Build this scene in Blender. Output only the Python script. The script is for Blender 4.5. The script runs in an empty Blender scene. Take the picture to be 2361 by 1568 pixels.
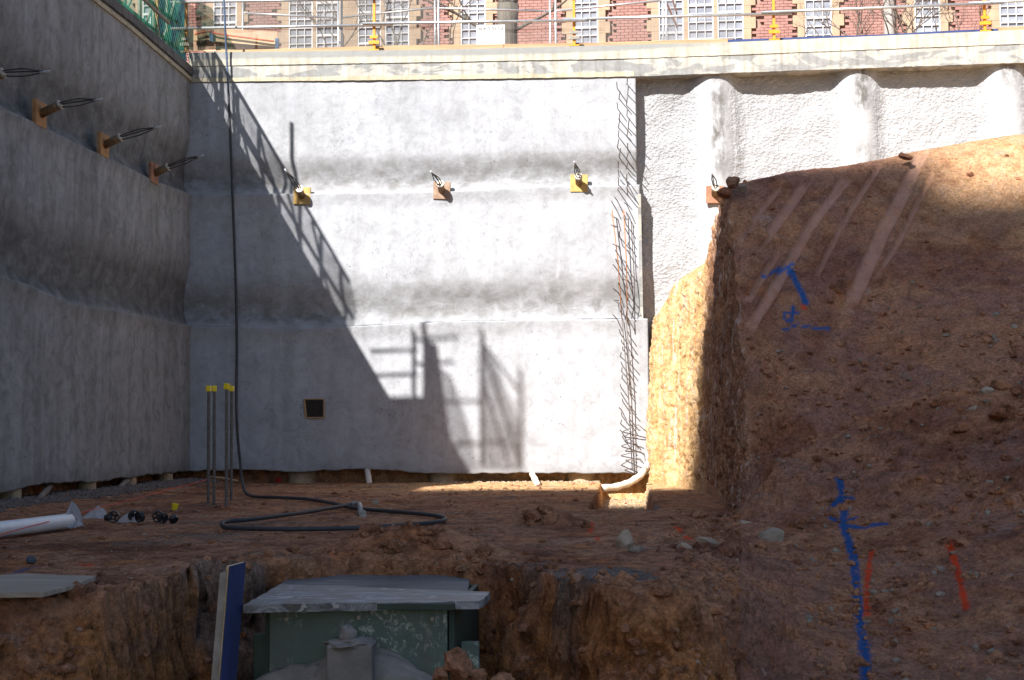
import bpy, bmesh, math, random
import numpy as np
from mathutils import Vector, Matrix

# ------------------------------------------------------------------ camera, world, sun, exposure
SC = bpy.context.scene
FPX, CU, CV, HV = 3200.0, 1180.5, 784.0, 985.0          # focal length, centre and horizon of the 2361 px wide photograph
CAM = np.array([0.0, 0.0, 0.87])                          # eye height above the excavation floor
YAW, ROLL = math.radians(4.82), 0.008
PITCH = math.atan((HV - CV) / FPX)
_F = np.array([-math.sin(YAW) * math.cos(PITCH), math.cos(YAW) * math.cos(PITCH), math.sin(PITCH)])
_R = np.array([math.cos(YAW), math.sin(YAW), 0.0])
_U = np.cross(_R, _F)
RR = math.cos(ROLL) * _R - math.sin(ROLL) * _U
UU = math.sin(ROLL) * _R + math.cos(ROLL) * _U
cd = bpy.data.cameras.new('camera')
cd.sensor_width = 36.0; cd.sensor_fit = 'HORIZONTAL'
cd.lens = FPX / 2361.0 * 36.0
cd.clip_start = 0.05; cd.clip_end = 2000
cam = bpy.data.objects.new('camera', cd)
SC.collection.objects.link(cam)
m = Matrix.Identity(4)
for i in range(3):
    m[i][0], m[i][1], m[i][2], m[i][3] = RR[i], UU[i], -_F[i], CAM[i]
cam.matrix_world = m
SC.camera = cam
SC.view_settings.view_transform = 'Standard'
SC.view_settings.look = 'None'
SC.view_settings.exposure = 1.45
SC.view_settings.gamma = 1.0
SC.view_settings.use_curve_mapping = False
SUN = np.array([-0.592, -1.053, 1.0])                     # towards the sun
sunv = Vector(SUN).normalized()
w = bpy.data.worlds.new('World'); SC.world = w; w.use_nodes = True
nt = w.node_tree; nt.nodes.clear()
sky = nt.nodes.new('ShaderNodeTexSky'); sky.sky_type = 'NISHITA'; sky.sun_disc = False
sky.sun_elevation = math.asin(sunv.z)
sky.sun_rotation = math.atan2(sunv.x, sunv.y)
sky.air_density = 1.0; sky.dust_density = 1.0; sky.ozone_density = 1.5
bg = nt.nodes.new('ShaderNodeBackground'); bg.inputs['Strength'].default_value = 0.061
wo = nt.nodes.new('ShaderNodeOutputWorld')
nt.links.new(sky.outputs[0], bg.inputs[0]); nt.links.new(bg.outputs[0], wo.inputs[0])
sd = bpy.data.lights.new('sun', 'SUN'); sd.energy = 5.0; sd.angle = math.radians(0.53); sd.color = (1.0, 0.965, 0.915)
sun = bpy.data.objects.new('sun', sd); SC.collection.objects.link(sun)
sun.rotation_euler = sunv.to_track_quat('Z', 'Y').to_euler()
sun.location = (-20, -30, 40)

# ------------------------------------------------------------------ helpers
COL = SC.collection
rnd = random.Random(7)
NR = np.random.RandomState(11)
def ray(u, v):
    d = _F * FPX + RR * (u - CU) - UU * (v - CV)
    return d / np.linalg.norm(d)
def PY(u, v, Y):
    d = ray(u, v); return CAM + d * ((Y - CAM[1]) / d[1])
def PX(u, v, X):
    d = ray(u, v); return CAM + d * ((X - CAM[0]) / d[0])
def PZ(u, v, Z):
    d = ray(u, v); return CAM + d * ((Z - CAM[2]) / d[2])
def lin(r, g, b):
    f = lambda c: (c / 255 / 12.92) if c <= 10 else ((c / 255 + 0.055) / 1.055) ** 2.4
    return (f(r), f(g), f(b))
def sstep(a, b, x):
    t = np.clip((x - a) / (b - a), 0, 1); return t * t * (3 - 2 * t)

_perm = np.random.RandomState(3).permutation(256).astype(np.int64)
_perm = np.concatenate([_perm, _perm, _perm])
_g3 = np.random.RandomState(5).normal(size=(256, 3)); _g3 /= np.linalg.norm(_g3, axis=1)[:, None]
def pn(x, y, z=0.0):
    x = np.asarray(x, float); y = np.asarray(y, float); z = np.asarray(z, float)
    x, y, z = np.broadcast_arrays(x, y, z)
    xi = np.floor(x).astype(np.int64); yi = np.floor(y).astype(np.int64); zi = np.floor(z).astype(np.int64)
    xf = x - xi; yf = y - yi; zf = z - zi
    u = xf * xf * xf * (xf * (xf * 6 - 15) + 10); v = yf * yf * yf * (yf * (yf * 6 - 15) + 10); q = zf * zf * zf * (zf * (zf * 6 - 15) + 10)
    xi &= 255; yi &= 255; zi &= 255
    def g(a, b, c):
        h = _perm[_perm[_perm[(xi + a) & 255] + ((yi + b) & 255)] + ((zi + c) & 255)]
        gr = _g3[h]
        return gr[..., 0] * (xf - a) + gr[..., 1] * (yf - b) + gr[..., 2] * (zf - c)
    def L(a, b, t): return a + t * (b - a)
    x0 = L(L(g(0,0,0), g(1,0,0), u), L(g(0,1,0), g(1,1,0), u), v)
    x1 = L(L(g(0,0,1), g(1,0,1), u), L(g(0,1,1), g(1,1,1), u), v)
    return L(x0, x1, q)
def fbm(x, y, z, oct=4, lac=2.1, gain=0.5):
    s = 0; a = 1.0
    for i in range(oct):
        s = s + a * pn(x + 17.3 * i, y - 9.1 * i, z + 5.7 * i); x = x * lac; y = y * lac; z = z * lac; a *= gain
    return s

OFF = {}
def empty(name, loc=(0, 0, 0)):
    o = bpy.data.objects.new(name, None); COL.objects.link(o); o.location = loc; o.empty_display_size = 0.1
    OFF[o.name] = np.array(loc, float); return o
def tag(o, label=None, cat=None, group=None, kind=None):
    if label: o['label'] = label
    if cat: o['category'] = cat
    if group: o['group'] = group
    if kind: o['kind'] = kind
    return o
def link(name, me, parent=None, loc=(0, 0, 0)):
    o = bpy.data.objects.new(name, me); COL.objects.link(o)
    if parent is not None:
        o.parent = parent
        OFF[o.name] = OFF[parent.name] + np.array(loc, float)
    else:
        OFF[o.name] = np.array(loc, float)
    o.location = loc
    return o
def rotm(rx=0, ry=0, rz=0):
    return np.array((Matrix.Rotation(rz, 3, 'Z') @ Matrix.Rotation(ry, 3, 'Y') @ Matrix.Rotation(rx, 3, 'X')))
class MB:
    def __init__(s): s.v = []; s.f = []; s.sm = []
    def add(s, verts, faces, smooth=False):
        n = len(s.v); s.v.extend([tuple(map(float, p)) for p in verts]); s.f.extend([tuple(int(n + i) for i in f) for f in faces]); s.sm.extend([smooth] * len(faces)); return s
    def box(s, c, d, R=None, taper=1.0):
        c = np.array(c, float); h = np.array(d, float) / 2
        vs = []
        for sz in (-1, 1):
            for sx, sy in ((-1,-1),(1,-1),(1,1),(-1,1)):
                k = taper if sz > 0 else 1.0
                p = np.array([sx * h[0] * k, sy * h[1] * k, sz * h[2]])
                if R is not None: p = R @ p
                vs.append(c + p)
        return s.add(vs, [(3,2,1,0),(4,5,6,7),(0,1,5,4),(1,2,6,5),(2,3,7,6),(3,0,4,7)])
    def tube(s, pts, r, n=8, caps=True, smooth=True):
        pts = [np.array(p, float) for p in pts]
        rs = r if hasattr(r, '__len__') else [r] * len(pts)
        up = np.array([0.31, 0.17, 0.93]); vs = []; prev = None
        for i, p in enumerate(pts):
            t = pts[min(i + 1, len(pts) - 1)] - pts[max(i - 1, 0)]
            t = t / (np.linalg.norm(t) + 1e-12)
            a = prev - t * np.dot(prev, t) if prev is not None else np.cross(t, up)
            if np.linalg.norm(a) < 1e-6: a = np.cross(t, np.array([1., 0, 0]))
            a /= np.linalg.norm(a); b = np.cross(t, a); prev = a
            for k in range(n):
                an = 2 * math.pi * k / n
                vs.append(p + rs[i] * (math.cos(an) * a + math.sin(an) * b))
        fs = []
        for i in range(len(pts) - 1):
            for k in range(n):
                k2 = (k + 1) % n
                fs.append((i*n+k, i*n+k2, (i+1)*n+k2, (i+1)*n+k))
        s.add(vs, fs, smooth)
        if caps:
            n0 = len(s.v) - len(vs)
            s.f.append(tuple(n0 + k for k in reversed(range(n)))); s.sm.append(False)
            s.f.append(tuple(n0 + (len(pts) - 1) * n + k for k in range(n))); s.sm.append(False)
        return s
    def poly(s, outline, th):          # outline: list of 3-D points (planar), th: 3-D thickness vector
        n = len(outline); a = [np.array(p, float) for p in outline]; b = [p + np.array(th, float) for p in a]
        return s.add(a + b, [tuple(range(n)), tuple(reversed(range(n, 2*n)))] + [(i, i + n, (i+1) % n + n, (i+1) % n) for i in range(n)])
    def mesh(s, name, mat, off=(0, 0, 0)):
        me = bpy.data.meshes.new(name)
        off = np.array(off, float)
        me.from_pydata([tuple(np.array(p) - off) for p in s.v], [], s.f)
        me.polygons.foreach_set('use_smooth', s.sm)
        if mat is not None: me.materials.append(mat)
        me.validate(); me.update(); return me
    def build(s, name, mat, parent=None, world=True, bevel=0):
        off = OFF[parent.name] if (parent is not None and world) else (0, 0, 0)
        o = link(name, s.mesh(name, mat, off), parent)
        OFF[o.name] = np.array(OFF[parent.name]) if parent is not None else np.zeros(3)
        if bevel:
            b = o.modifiers.new('bevel', 'BEVEL'); b.width = bevel; b.segments = 2; b.limit_method = 'ANGLE'
        return o
def grid_mesh(name, P, mat, parent=None, smooth=True, attrs=None, flip=False):
    nr, nc = P.shape[:2]
    off = OFF[parent.name] if parent is not None else np.zeros(3)
    me = bpy.data.meshes.new(name)
    V = (P - off).reshape(-1, 3)
    idx = np.arange(nr * nc).reshape(nr, nc)
    q = np.stack([idx[:-1, :-1], idx[:-1, 1:], idx[1:, 1:], idx[1:, :-1]], -1).reshape(-1, 4)
    if flip: q = q[:, ::-1]
    me.vertices.add(len(V)); me.vertices.foreach_set('co', V.ravel())
    me.loops.add(q.size); me.loops.foreach_set('vertex_index', q.ravel().astype(np.int32))
    me.polygons.add(len(q)); me.polygons.foreach_set('loop_start', np.arange(0, q.size, 4, dtype=np.int32))
    me.polygons.foreach_set('loop_total', np.full(len(q), 4, dtype=np.int32))
    me.polygons.foreach_set('use_smooth', np.full(len(q), smooth))
    me.update(calc_edges=True)
    if attrs:
        for k, a in attrs.items():
            at = me.attributes.new(k, 'FLOAT', 'POINT'); at.data.foreach_set('value', np.asarray(a, np.float32).ravel())
    if mat is not None: me.materials.append(mat)
    o = link(name, me, parent)
    OFF[o.name] = np.array(off)
    return o

# ------------------------------------------------------------------ materials
class NT:
    def __init__(s, name):
        s.m = bpy.data.materials.new(name); s.m.use_nodes = True
        s.t = s.m.node_tree; s.b = s.t.nodes['Principled BSDF']; s.out = s.t.nodes['Material Output']
        s.b.inputs['Roughness'].default_value = 0.9
        s.b.inputs['Specular IOR Level'].default_value = 0.25
    def n(s, ty, **kw):
        nd = s.t.nodes.new(ty)
        for k, v in kw.items(): setattr(nd, k, v)
        return nd
    def l(s, a, b): s.t.links.new(a, b)
    def co(s, scale=(1, 1, 1), loc=(0, 0, 0), rot=(0, 0, 0)):
        tc = s.n('ShaderNodeNewGeometry'); mp = s.n('ShaderNodeMapping')
        mp.inputs['Scale'].default_value = scale; mp.inputs['Location'].default_value = loc; mp.inputs['Rotation'].default_value = rot
        s.l(tc.outputs['Position'], mp.inputs['Vector']); return mp.outputs[0]
    def noise(s, co, scale=5, detail=6, rough=0.6, dist=0.0):
        nd = s.n('ShaderNodeTexNoise'); nd.inputs['Scale'].default_value = scale; nd.inputs['Detail'].default_value = detail
        nd.inputs['Roughness'].default_value = rough; nd.inputs['Distortion'].default_value = dist
        s.l(co, nd.inputs['Vector']); return nd.outputs['Fac']
    def ramp(s, fac, stops):
        nd = s.n('ShaderNodeValToRGB'); cr = nd.color_ramp
        while len(cr.elements) < len(stops): cr.elements.new(0.5)
        for e, (p, c) in zip(cr.elements, stops):
            e.position = p; e.color = (c[0], c[1], c[2], 1) if hasattr(c, '__len__') else (c, c, c, 1)
        s.l(fac, nd.inputs[0]); return nd.outputs[0]
    def mix(s, fac, a, b, mode='MIX'):
        nd = s.n('ShaderNodeMix'); nd.data_type = 'RGBA'; nd.blend_type = mode
        for sock, val in ((nd.inputs[0], fac), (nd.inputs[6], a), (nd.inputs[7], b)):
            if hasattr(val, 'is_output') or isinstance(val, bpy.types.NodeSocket): s.l(val, sock)
            elif hasattr(val, '__len__'): sock.default_value = (val[0], val[1], val[2], 1)
            else: sock.default_value = val
        return nd.outputs[2]
    def math(s, op, a, b=0.5):
        nd = s.n('ShaderNodeMath'); nd.operation = op
        for sock, val in ((nd.inputs[0], a), (nd.inputs[1], b)):
            if isinstance(val, bpy.types.NodeSocket): s.l(val, sock)
            else: sock.default_value = val
        return nd.outputs[0]
    def attr(s, name):
        nd = s.n('ShaderNodeAttribute'); nd.attribute_name = name; return nd.outputs['Fac']
    def bump(s, h, strength=0.5, dist=0.02, prev=None):
        nd = s.n('ShaderNodeBump'); nd.inputs['Strength'].default_value = strength; nd.inputs['Distance'].default_value = dist
        s.l(h, nd.inputs['Height'])
        if prev is not None: s.l(prev, nd.inputs['Normal'])
        return nd.outputs[0]
    def done(s, color, normal=None, rough=None, metal=None, spec=None):
        if isinstance(color, bpy.types.NodeSocket): s.l(color, s.b.inputs['Base Color'])
        else: s.b.inputs['Base Color'].default_value = (*color, 1)
        if normal is not None: s.l(normal, s.b.inputs['Normal'])
        if rough is not None:
            if isinstance(rough, bpy.types.NodeSocket): s.l(rough, s.b.inputs['Roughness'])
            else: s.b.inputs['Roughness'].default_value = rough
        if metal is not None: s.b.inputs['Metallic'].default_value = metal
        if spec is not None: s.b.inputs['Specular IOR Level'].default_value = spec
        return s.m

def simple(name, c1, c2=None, scale=8, rough=0.6, metal=0.0, bump=0.0, stretch=(1, 1, 1), spec=0.3, bscale=None):
    s = NT(name); c2 = c2 or tuple(x * 0.6 for x in c1)
    co = s.co(stretch)
    f = s.noise(co, scale, 6, 0.65)
    col = s.ramp(f, [(0.32, c2), (0.66, c1)])
    nrm = s.bump(s.noise(co, bscale or scale * 4, 4), bump, 0.01) if bump else None
    return s.done(col, nrm, rough, metal, spec)

def concrete_mat(name, axis):
    s = NT(name)
    co = s.co()
    big = s.noise(co, 0.55, 5, 0.6, 0.6)
    mid = s.noise(co, 4.2, 8, 0.74, 0.8)
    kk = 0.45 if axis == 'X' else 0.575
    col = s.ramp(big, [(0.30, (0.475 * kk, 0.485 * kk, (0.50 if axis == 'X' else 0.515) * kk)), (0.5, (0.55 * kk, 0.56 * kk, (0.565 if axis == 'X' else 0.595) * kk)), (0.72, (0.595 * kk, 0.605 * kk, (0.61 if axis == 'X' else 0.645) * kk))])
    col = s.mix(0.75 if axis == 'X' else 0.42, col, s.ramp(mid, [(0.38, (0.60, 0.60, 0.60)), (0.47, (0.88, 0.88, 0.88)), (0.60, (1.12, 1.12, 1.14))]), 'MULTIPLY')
    # vertical run marks
    st = s.noise(s.co((2.6, 2.6, 0.30)), 1.5, 7, 0.66, 0.5)
    col = s.mix(0.45 if axis == 'X' else 0.22, col, s.ramp(st, [(0.38, (0.56, 0.55, 0.52)), (0.5, (0.92, 0.92, 0.92)), (0.62, (1.15, 1.16, 1.2))]), 'MULTIPLY')
    # dark specks in patches (float marks)
    sp = s.noise(s.co((1, 1, 0.75)), 21, 5, 0.8)
    pa = s.noise(s.co((1, 1, 0.7)), 1.9, 6, 0.72, 1.0)
    msk = s.math('MULTIPLY', s.ramp(sp, [(0.565, 0.0), (0.61, 1.0)]), s.ramp(pa, [(0.5, 0.0), (0.62, 1.0)]))
    col = s.mix(s.math('MULTIPLY', msk, 0.7), col, (0.10, 0.10, 0.11))
    # pale lime runs
    wl = s.noise(s.co((9, 9, 0.5), (3, 1, 2)), 1.3, 4, 0.5)
    pl = s.noise(s.co((1, 1, 1), (7, 0, 3)), 0.9, 2, 0.5)
    wm = s.math('MULTIPLY', s.ramp(wl, [(0.66, 0.0), (0.72, 1.0)]), s.ramp(pl, [(0.52, 0.0), (0.6, 1.0)]))
    col = s.mix(s.math('MULTIPLY', wm, 0.35), col, (0.50, 0.50, 0.52))
    # shade of the inward-leaning lift bottoms painted dark, and lift tops
    se = s.attr('seam_shade')
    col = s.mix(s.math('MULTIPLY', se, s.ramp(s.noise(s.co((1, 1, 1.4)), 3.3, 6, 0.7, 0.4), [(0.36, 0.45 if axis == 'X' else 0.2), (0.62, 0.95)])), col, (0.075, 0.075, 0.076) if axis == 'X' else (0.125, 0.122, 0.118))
    b1 = s.bump(s.noise(co, 5, 6, 0.6, 0.2), 0.22, 0.06)
    b2 = s.bump(s.noise(co, 45, 4, 0.6), 0.25, 0.008, b1)
    return s.done(col, b2, 0.92, spec=0.2)

def stucco_mat():
    s = NT('sprayed_concrete')
    co = s.co()
    f = s.noise(co, 1.1, 5, 0.6, 0.4)
    col = s.ramp(f, [(0.3, (0.31, 0.315, 0.33)), (0.7, (0.385, 0.39, 0.405))])
    st = s.attr('stain')
    g = s.noise(s.co((1, 1, 0.5)), 9, 6, 0.7)
    col = s.mix(s.math('MULTIPLY', st, s.ramp(g, [(0.36, 0.1), (0.56, 1.0)])), col, (0.115, 0.11, 0.105))
    vo = s.n('ShaderNodeTexVoronoi'); vo.inputs['Scale'].default_value = 20
    s.l(s.co((1, 1, 1.3)), vo.inputs['Vector'])
    h = s.math('ADD', s.math('MULTIPLY', s.noise(co, 30, 5, 0.7, 0.5), 1.0), s.math('MULTIPLY', vo.outputs['Distance'], 0.5))
    sm = s.attr('smooth')
    nd = s.n('ShaderNodeBump'); nd.inputs['Distance'].default_value = 0.035
    s.l(h, nd.inputs['Height']); s.l(s.math('SUBTRACT', 0.95, s.math('MULTIPLY', sm, 0.75)), nd.inputs['Strength'])
    return s.done(col, nd.outputs[0], 0.95, spec=0.15)

def cap_mat(name, cream, grey, thr):
    s = NT(name)
    co = s.co()
    a = s.noise(s.co((0.8, 1, 1.9)), 2.2, 6, 0.6, 0.7)
    col = s.ramp(a, [(thr, grey), (thr + 0.05, cream)])
    col = s.mix(0.6, col, s.ramp(s.noise(co, 7, 6, 0.7), [(0.3, (0.6, 0.6, 0.6)), (0.6, (1, 1, 1))]), 'MULTIPLY')
    st = s.noise(s.co((8, 8, 0.6)), 1.5, 5, 0.6)
    col = s.mix(0.5, col, s.ramp(st, [(0.35, (0.6, 0.56, 0.5)), (0.55, (1, 1, 1))]), 'MULTIPLY')
    sp = s.noise(co, 38, 3, 0.7)
    col = s.mix(s.math('MULTIPLY', s.ramp(sp, [(0.66, 0.0), (0.7, 1.0)]), 0.6), col, (0.16, 0.15, 0.14))
    tb = s.attr('top_shade')
    col = s.mix(tb, col, (0.20, 0.205, 0.205))  # soft shadow along the beam's upper edge, painted into the colour
    n1 = s.bump(s.noise(co, 14, 6, 0.65), 0.35, 0.02)
    return s.done(col, n1, 0.93, spec=0.2)

def soil_mat():
    s = NT('excavated_soil')
    co = s.co()
    big = s.noise(co, 0.9, 6, 0.62, 0.8)
    col = s.ramp(big, [(0.34, (0.21, 0.105, 0.068)), (0.44, (0.33, 0.17, 0.10)), (0.53, (0.465, 0.277, 0.165)), (0.64, (0.405, 0.213, 0.129)), (0.75, (0.555, 0.338, 0.195))])
    pur = s.noise(s.co((1, 1, 1.6), (4, 2, 1)), 1.3, 5, 0.65, 0.6)
    col = s.mix(s.math('MULTIPLY', s.ramp(pur, [(0.46, 0.05), (0.58, 0.7)]), s.math('ADD', 0.2, s.math('MULTIPLY', s.attr('bank'), 0.8))), col, (0.30, 0.185, 0.155))
    rus = s.noise(s.co((1, 1, 1), (1, 9, 4)), 1.7, 6, 0.7, 0.7)
    col = s.mix(s.math('MULTIPLY', s.ramp(rus, [(0.55, 0.0), (0.66, 0.8)]), s.math('SUBTRACT', 1.0, s.math('MULTIPLY', s.attr('bank'), 0.6))), col, (0.540, 0.247, 0.099))
    och = s.attr('ochre')
    oc = s.ramp(s.noise(s.co((1.3, 1.3, 0.8)), 4.5, 8, 0.72, 0.8), [(0.34, (0.38, 0.225, 0.10)), (0.45, (0.58, 0.40, 0.19)), (0.55, (0.72, 0.54, 0.29)), (0.66, (0.58, 0.48, 0.35))])
    col = s.mix(och, col, oc)
    gr = s.noise(s.co((1, 1, 1.2), (2, 5, 8)), 2.3, 7, 0.72, 0.8)
    col = s.mix(s.math('MULTIPLY', s.attr('rusty'), s.ramp(s.noise(s.co((1, 1, 1), (6, 3, 2)), 2.6, 7, 0.7, 0.8), [(0.40, 0.0), (0.52, 0.85)])), col, (0.50, 0.245, 0.095))
    col = s.mix(s.math('MULTIPLY', s.ramp(gr, [(0.60, 0.0), (0.68, 0.5)]), s.math('SUBTRACT', 1.0, och)), col, (0.450, 0.413, 0.383))
    gm = s.attr('grey')
    col = s.mix(gm, col, s.ramp(s.noise(co, 18, 5, 0.7), [(0.3, (0.14, 0.13, 0.12)), (0.7, (0.26, 0.245, 0.225))]))
    # grainy lightness
    fine = s.noise(co, 34, 8, 0.75)
    col = s.mix(0.65, col, s.ramp(fine, [(0.36, (0.38, 0.36, 0.35)), (0.5, (0.95, 0.95, 0.95)), (0.64, (1.5, 1.47, 1.45))]), 'MULTIPLY')
    mid = s.noise(co, 7, 6, 0.7, 0.5)
    col = s.mix(s.math('SUBTRACT', s.math('SUBTRACT', 0.7, s.math('MULTIPLY', s.attr('bank'), 0.25)), s.math('MULTIPLY', och, 0.4)), col, s.ramp(mid, [(0.40, (0.42, 0.39, 0.38)), (0.52, (1.0, 1.0, 1.0)), (0.62, (1.2, 1.2, 1.2))]), 'MULTIPLY')
    # bucket-smeared clay stripes
    sm = s.attr('smear')
    smc = s.ramp(s.noise(s.co((1, 1, 1)), 3.5, 5, 0.6), [(0.3, (0.27, 0.175, 0.14)), (0.7, (0.37, 0.255, 0.205))])
    col = s.mix(s.math('MULTIPLY', sm, s.ramp(s.noise(s.co((1.6, 0.5, 0.9), (0, 0, 0), (0, 0.55, 0)), 7, 8, 0.75, 0.4), [(0.38, 0.15), (0.50, 0.9)])), col, smc)
    # white weathering streaks on the vertical cut
    ck = s.attr('cliff')
    wv = s.noise(s.co((9, 5.5, 0.7)), 2.6, 5, 0.65, 0.2)
    wv2 = s.noise(s.co((1, 1, 0.5)), 2.2, 3, 0.6)
    wm = s.math('MULTIPLY', s.math('MULTIPLY', s.ramp(wv, [(0.55, 0.0), (0.60, 1.0)]), s.ramp(wv2, [(0.42, 0.0), (0.52, 1.0)])), ck)
    col = s.mix(s.math('MULTIPLY', wm, 0.8), col, (0.62, 0.56, 0.50))
    col = s.mix(1.0, col, (1.08, 0.945, 0.895), 'MULTIPLY')
    # survey spray paint
    ds = s.ramp(s.noise(co, 24, 5, 0.7), [(0.32, 0.35), (0.44, 1.0)])
    col = s.mix(s.math('MULTIPLY', s.attr('paintb'), ds), col, (0.025, 0.11, 0.34))
    col = s.mix(s.math('MULTIPLY', s.attr('painto'), ds), col, (0.75, 0.075, 0.022))
    hard = s.math('SUBTRACT', 1.0, s.math('MULTIPLY', sm, 0.8))
    hb = s.math('ADD', s.math('MULTIPLY', s.noise(co, 13, 7, 0.72, 0.3), 1.0), s.math('MULTIPLY', s.noise(co, 60, 4, 0.7), 0.35))
    nd = s.n('ShaderNodeBump'); nd.inputs['Distance'].default_value = 0.10
    s.l(hb, nd.inputs['Height']); s.l(s.math('MULTIPLY', hard, 0.85), nd.inputs['Strength'])
    return s.done(col, nd.outputs[0], 0.95, spec=0.12)

M = {}
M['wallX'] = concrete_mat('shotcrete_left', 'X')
M['wallY'] = concrete_mat('shotcrete_back', 'Y')
M['stucco'] = stucco_mat()
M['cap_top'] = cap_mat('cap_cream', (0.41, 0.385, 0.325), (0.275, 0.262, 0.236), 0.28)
M['cap_mid'] = cap_mat('cap_patchy', (0.375, 0.362, 0.33), (0.236, 0.236, 0.233), 0.46)
M['cap_low'] = cap_mat('cap_low_cream', (0.41, 0.37, 0.275), (0.262, 0.256, 0.242), 0.34)
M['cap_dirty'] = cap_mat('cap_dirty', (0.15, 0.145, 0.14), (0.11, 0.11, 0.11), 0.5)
M['soil'] = soil_mat()
M['clod'] = M['soil']; M['clod_o'] = M['soil']
M['rebar'] = simple('rebar_steel', (0.10, 0.082, 0.07), (0.05, 0.04, 0.035), 30, 0.65, 0.3, 0.3)
M['dowel'] = simple('dowel_steel', (0.155, 0.135, 0.12), (0.08, 0.068, 0.06), 30, 0.7, 0.2, 0.3)
M['dark_bar'] = simple('weathered_bar', (0.17, 0.14, 0.12), (0.09, 0.07, 0.06), 40, 0.7, 0.2)
M['rust'] = simple('rust_orange', (0.42, 0.17, 0.06), (0.25, 0.09, 0.035), 20, 0.8)
M['plate_y'] = simple('plate_ochre', (0.50, 0.33, 0.11), (0.33, 0.20, 0.07), 9, 0.75, 0, 0.15)
M['plate_b'] = simple('plate_brown', (0.33, 0.23, 0.17), (0.19, 0.11, 0.07), 9, 0.75, 0, 0.15)
M['plate_o'] = simple('plate_orange', (0.40, 0.215, 0.085), (0.25, 0.12, 0.05), 9, 0.75, 0, 0.15)
M['plate_r'] = simple('plate_rust', (0.33, 0.165, 0.10), (0.19, 0.085, 0.05), 9, 0.75, 0, 0.15)
M['head'] = simple('anchor_head', (0.24, 0.16, 0.09), (0.12, 0.075, 0.045), 20, 0.6, 0.3)
M['ring'] = simple('anchor_ring', (0.42, 0.38, 0.32), (0.25, 0.21, 0.17), 20, 0.5, 0.5)
M['strand'] = simple('strand', (0.075, 0.07, 0.07), (0.04, 0.038, 0.038), 40, 0.5, 0.5)
M['tape'] = simple('strand_tape', (0.42, 0.44, 0.47), (0.3, 0.31, 0.33), 20, 0.5)
M['pile'] = simple('pile_concrete', (0.40, 0.31, 0.21), (0.24, 0.175, 0.115), 7, 0.9, 0, 0.5)
M['sock'] = simple('geotextile', (0.66, 0.61, 0.54), (0.42, 0.37, 0.31), 10, 0.9, 0, 0.4)
M['hose'] = simple('hose_rubber', (0.036, 0.038, 0.045), (0.022, 0.023, 0.028), 14, 0.68, 0, 0.0, spec=0.5)
M['hose_b'] = simple('hose_blue', (0.07, 0.105, 0.18), (0.04, 0.06, 0.10), 14, 0.4, 0, 0.0, spec=0.5)
M['steel'] = simple('galvanised', (0.62, 0.63, 0.64), (0.45, 0.46, 0.47), 12, 0.38, 0.75)
M['coupling'] = simple('coupling_metal', (0.42, 0.40, 0.37), (0.2, 0.18, 0.16), 22, 0.5, 0.5)
M['orange'] = simple('orange_paint', (0.72, 0.27, 0.02), (0.60, 0.21, 0.018), 16, 0.5)
M['post_brown'] = simple('weathered_orange_post', (0.42, 0.22, 0.06), (0.20, 0.11, 0.05), 16, 0.6)
M['clamp'] = simple('dull_clamp', (0.30, 0.27, 0.22), (0.16, 0.15, 0.13), 16, 0.6, 0.3)
M['timber'] = simple('raw_timber', (0.40, 0.265, 0.155), (0.26, 0.16, 0.09), 5, 0.8, 0, 0.3, (0.25, 4, 6))
M['pine'] = simple('pine_timber', (0.62, 0.48, 0.28), (0.48, 0.35, 0.19), 4, 0.75, 0, 0.2, (0.3, 4, 6))
M['ply_pink'] = simple('ply_pink', (0.60, 0.40, 0.27), (0.50, 0.32, 0.20), 4, 0.75, 0, 0.1, (4, 4, 0.5))
M['blue_ply'] = simple('blue_formply', (0.03, 0.048, 0.15), (0.02, 0.03, 0.085), 9, 0.45, 0, 0.1, (1, 1, 0.3), spec=0.4)
M['blue_post'] = simple('blue_post', (0.05, 0.14, 0.27), (0.03, 0.08, 0.16), 9, 0.5)
M['dull_blue'] = simple('dull_blue_paint', (0.04, 0.08, 0.13), (0.10, 0.075, 0.055), 24, 0.8)
M['sock_mud'] = simple('muddy_geotextile', (0.24, 0.20, 0.165), (0.13, 0.105, 0.085), 10, 0.9, 0, 0.4)
M['yellow'] = simple('yellow_plastic', (0.80, 0.60, 0.02), (0.66, 0.48, 0.015), 20, 0.45)
M['black_pl'] = simple('black_plastic', (0.022, 0.024, 0.028), (0.014, 0.015, 0.018), 20, 0.42, spec=0.45)
M['pvc'] = simple('white_pvc', (0.70, 0.70, 0.70), (0.60, 0.60, 0.61), 6, 0.3, spec=0.5)
M['string'] = simple('pink_string', (0.75, 0.13, 0.075), (0.62, 0.10, 0.06), 50, 0.7)
M['red'] = simple('red_plastic', (0.55, 0.02, 0.02), (0.4, 0.015, 0.015), 20, 0.5)
M['rock'] = simple('rock_grey', (0.28, 0.235, 0.185), (0.15, 0.125, 0.10), 9, 0.95, 0, 0.6)
M['rock_w'] = simple('rock_pale', (0.36, 0.285, 0.215), (0.20, 0.15, 0.11), 9, 0.95, 0, 0.6)
M['gravel'] = simple('gravel_dark', (0.20, 0.155, 0.135), (0.085, 0.063, 0.055), 26, 0.95, 0, 0.6)
M['mortar_wet'] = simple('mortar_spill', (0.24, 0.22, 0.20), (0.15, 0.137, 0.125), 6, 0.85, 0, 0.7, bscale=18)
M['sheet_ply'] = simple('weathered_ply', (0.40, 0.34, 0.275), (0.23, 0.185, 0.145), 3, 0.85, 0, 0.4, (0.5, 7, 3))
M['lid_ply'] = None
M['mesh_wire'] = simple('fence_wire', (0.40, 0.41, 0.42), (0.3, 0.3, 0.31), 10, 0.5, 0.5)
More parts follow.
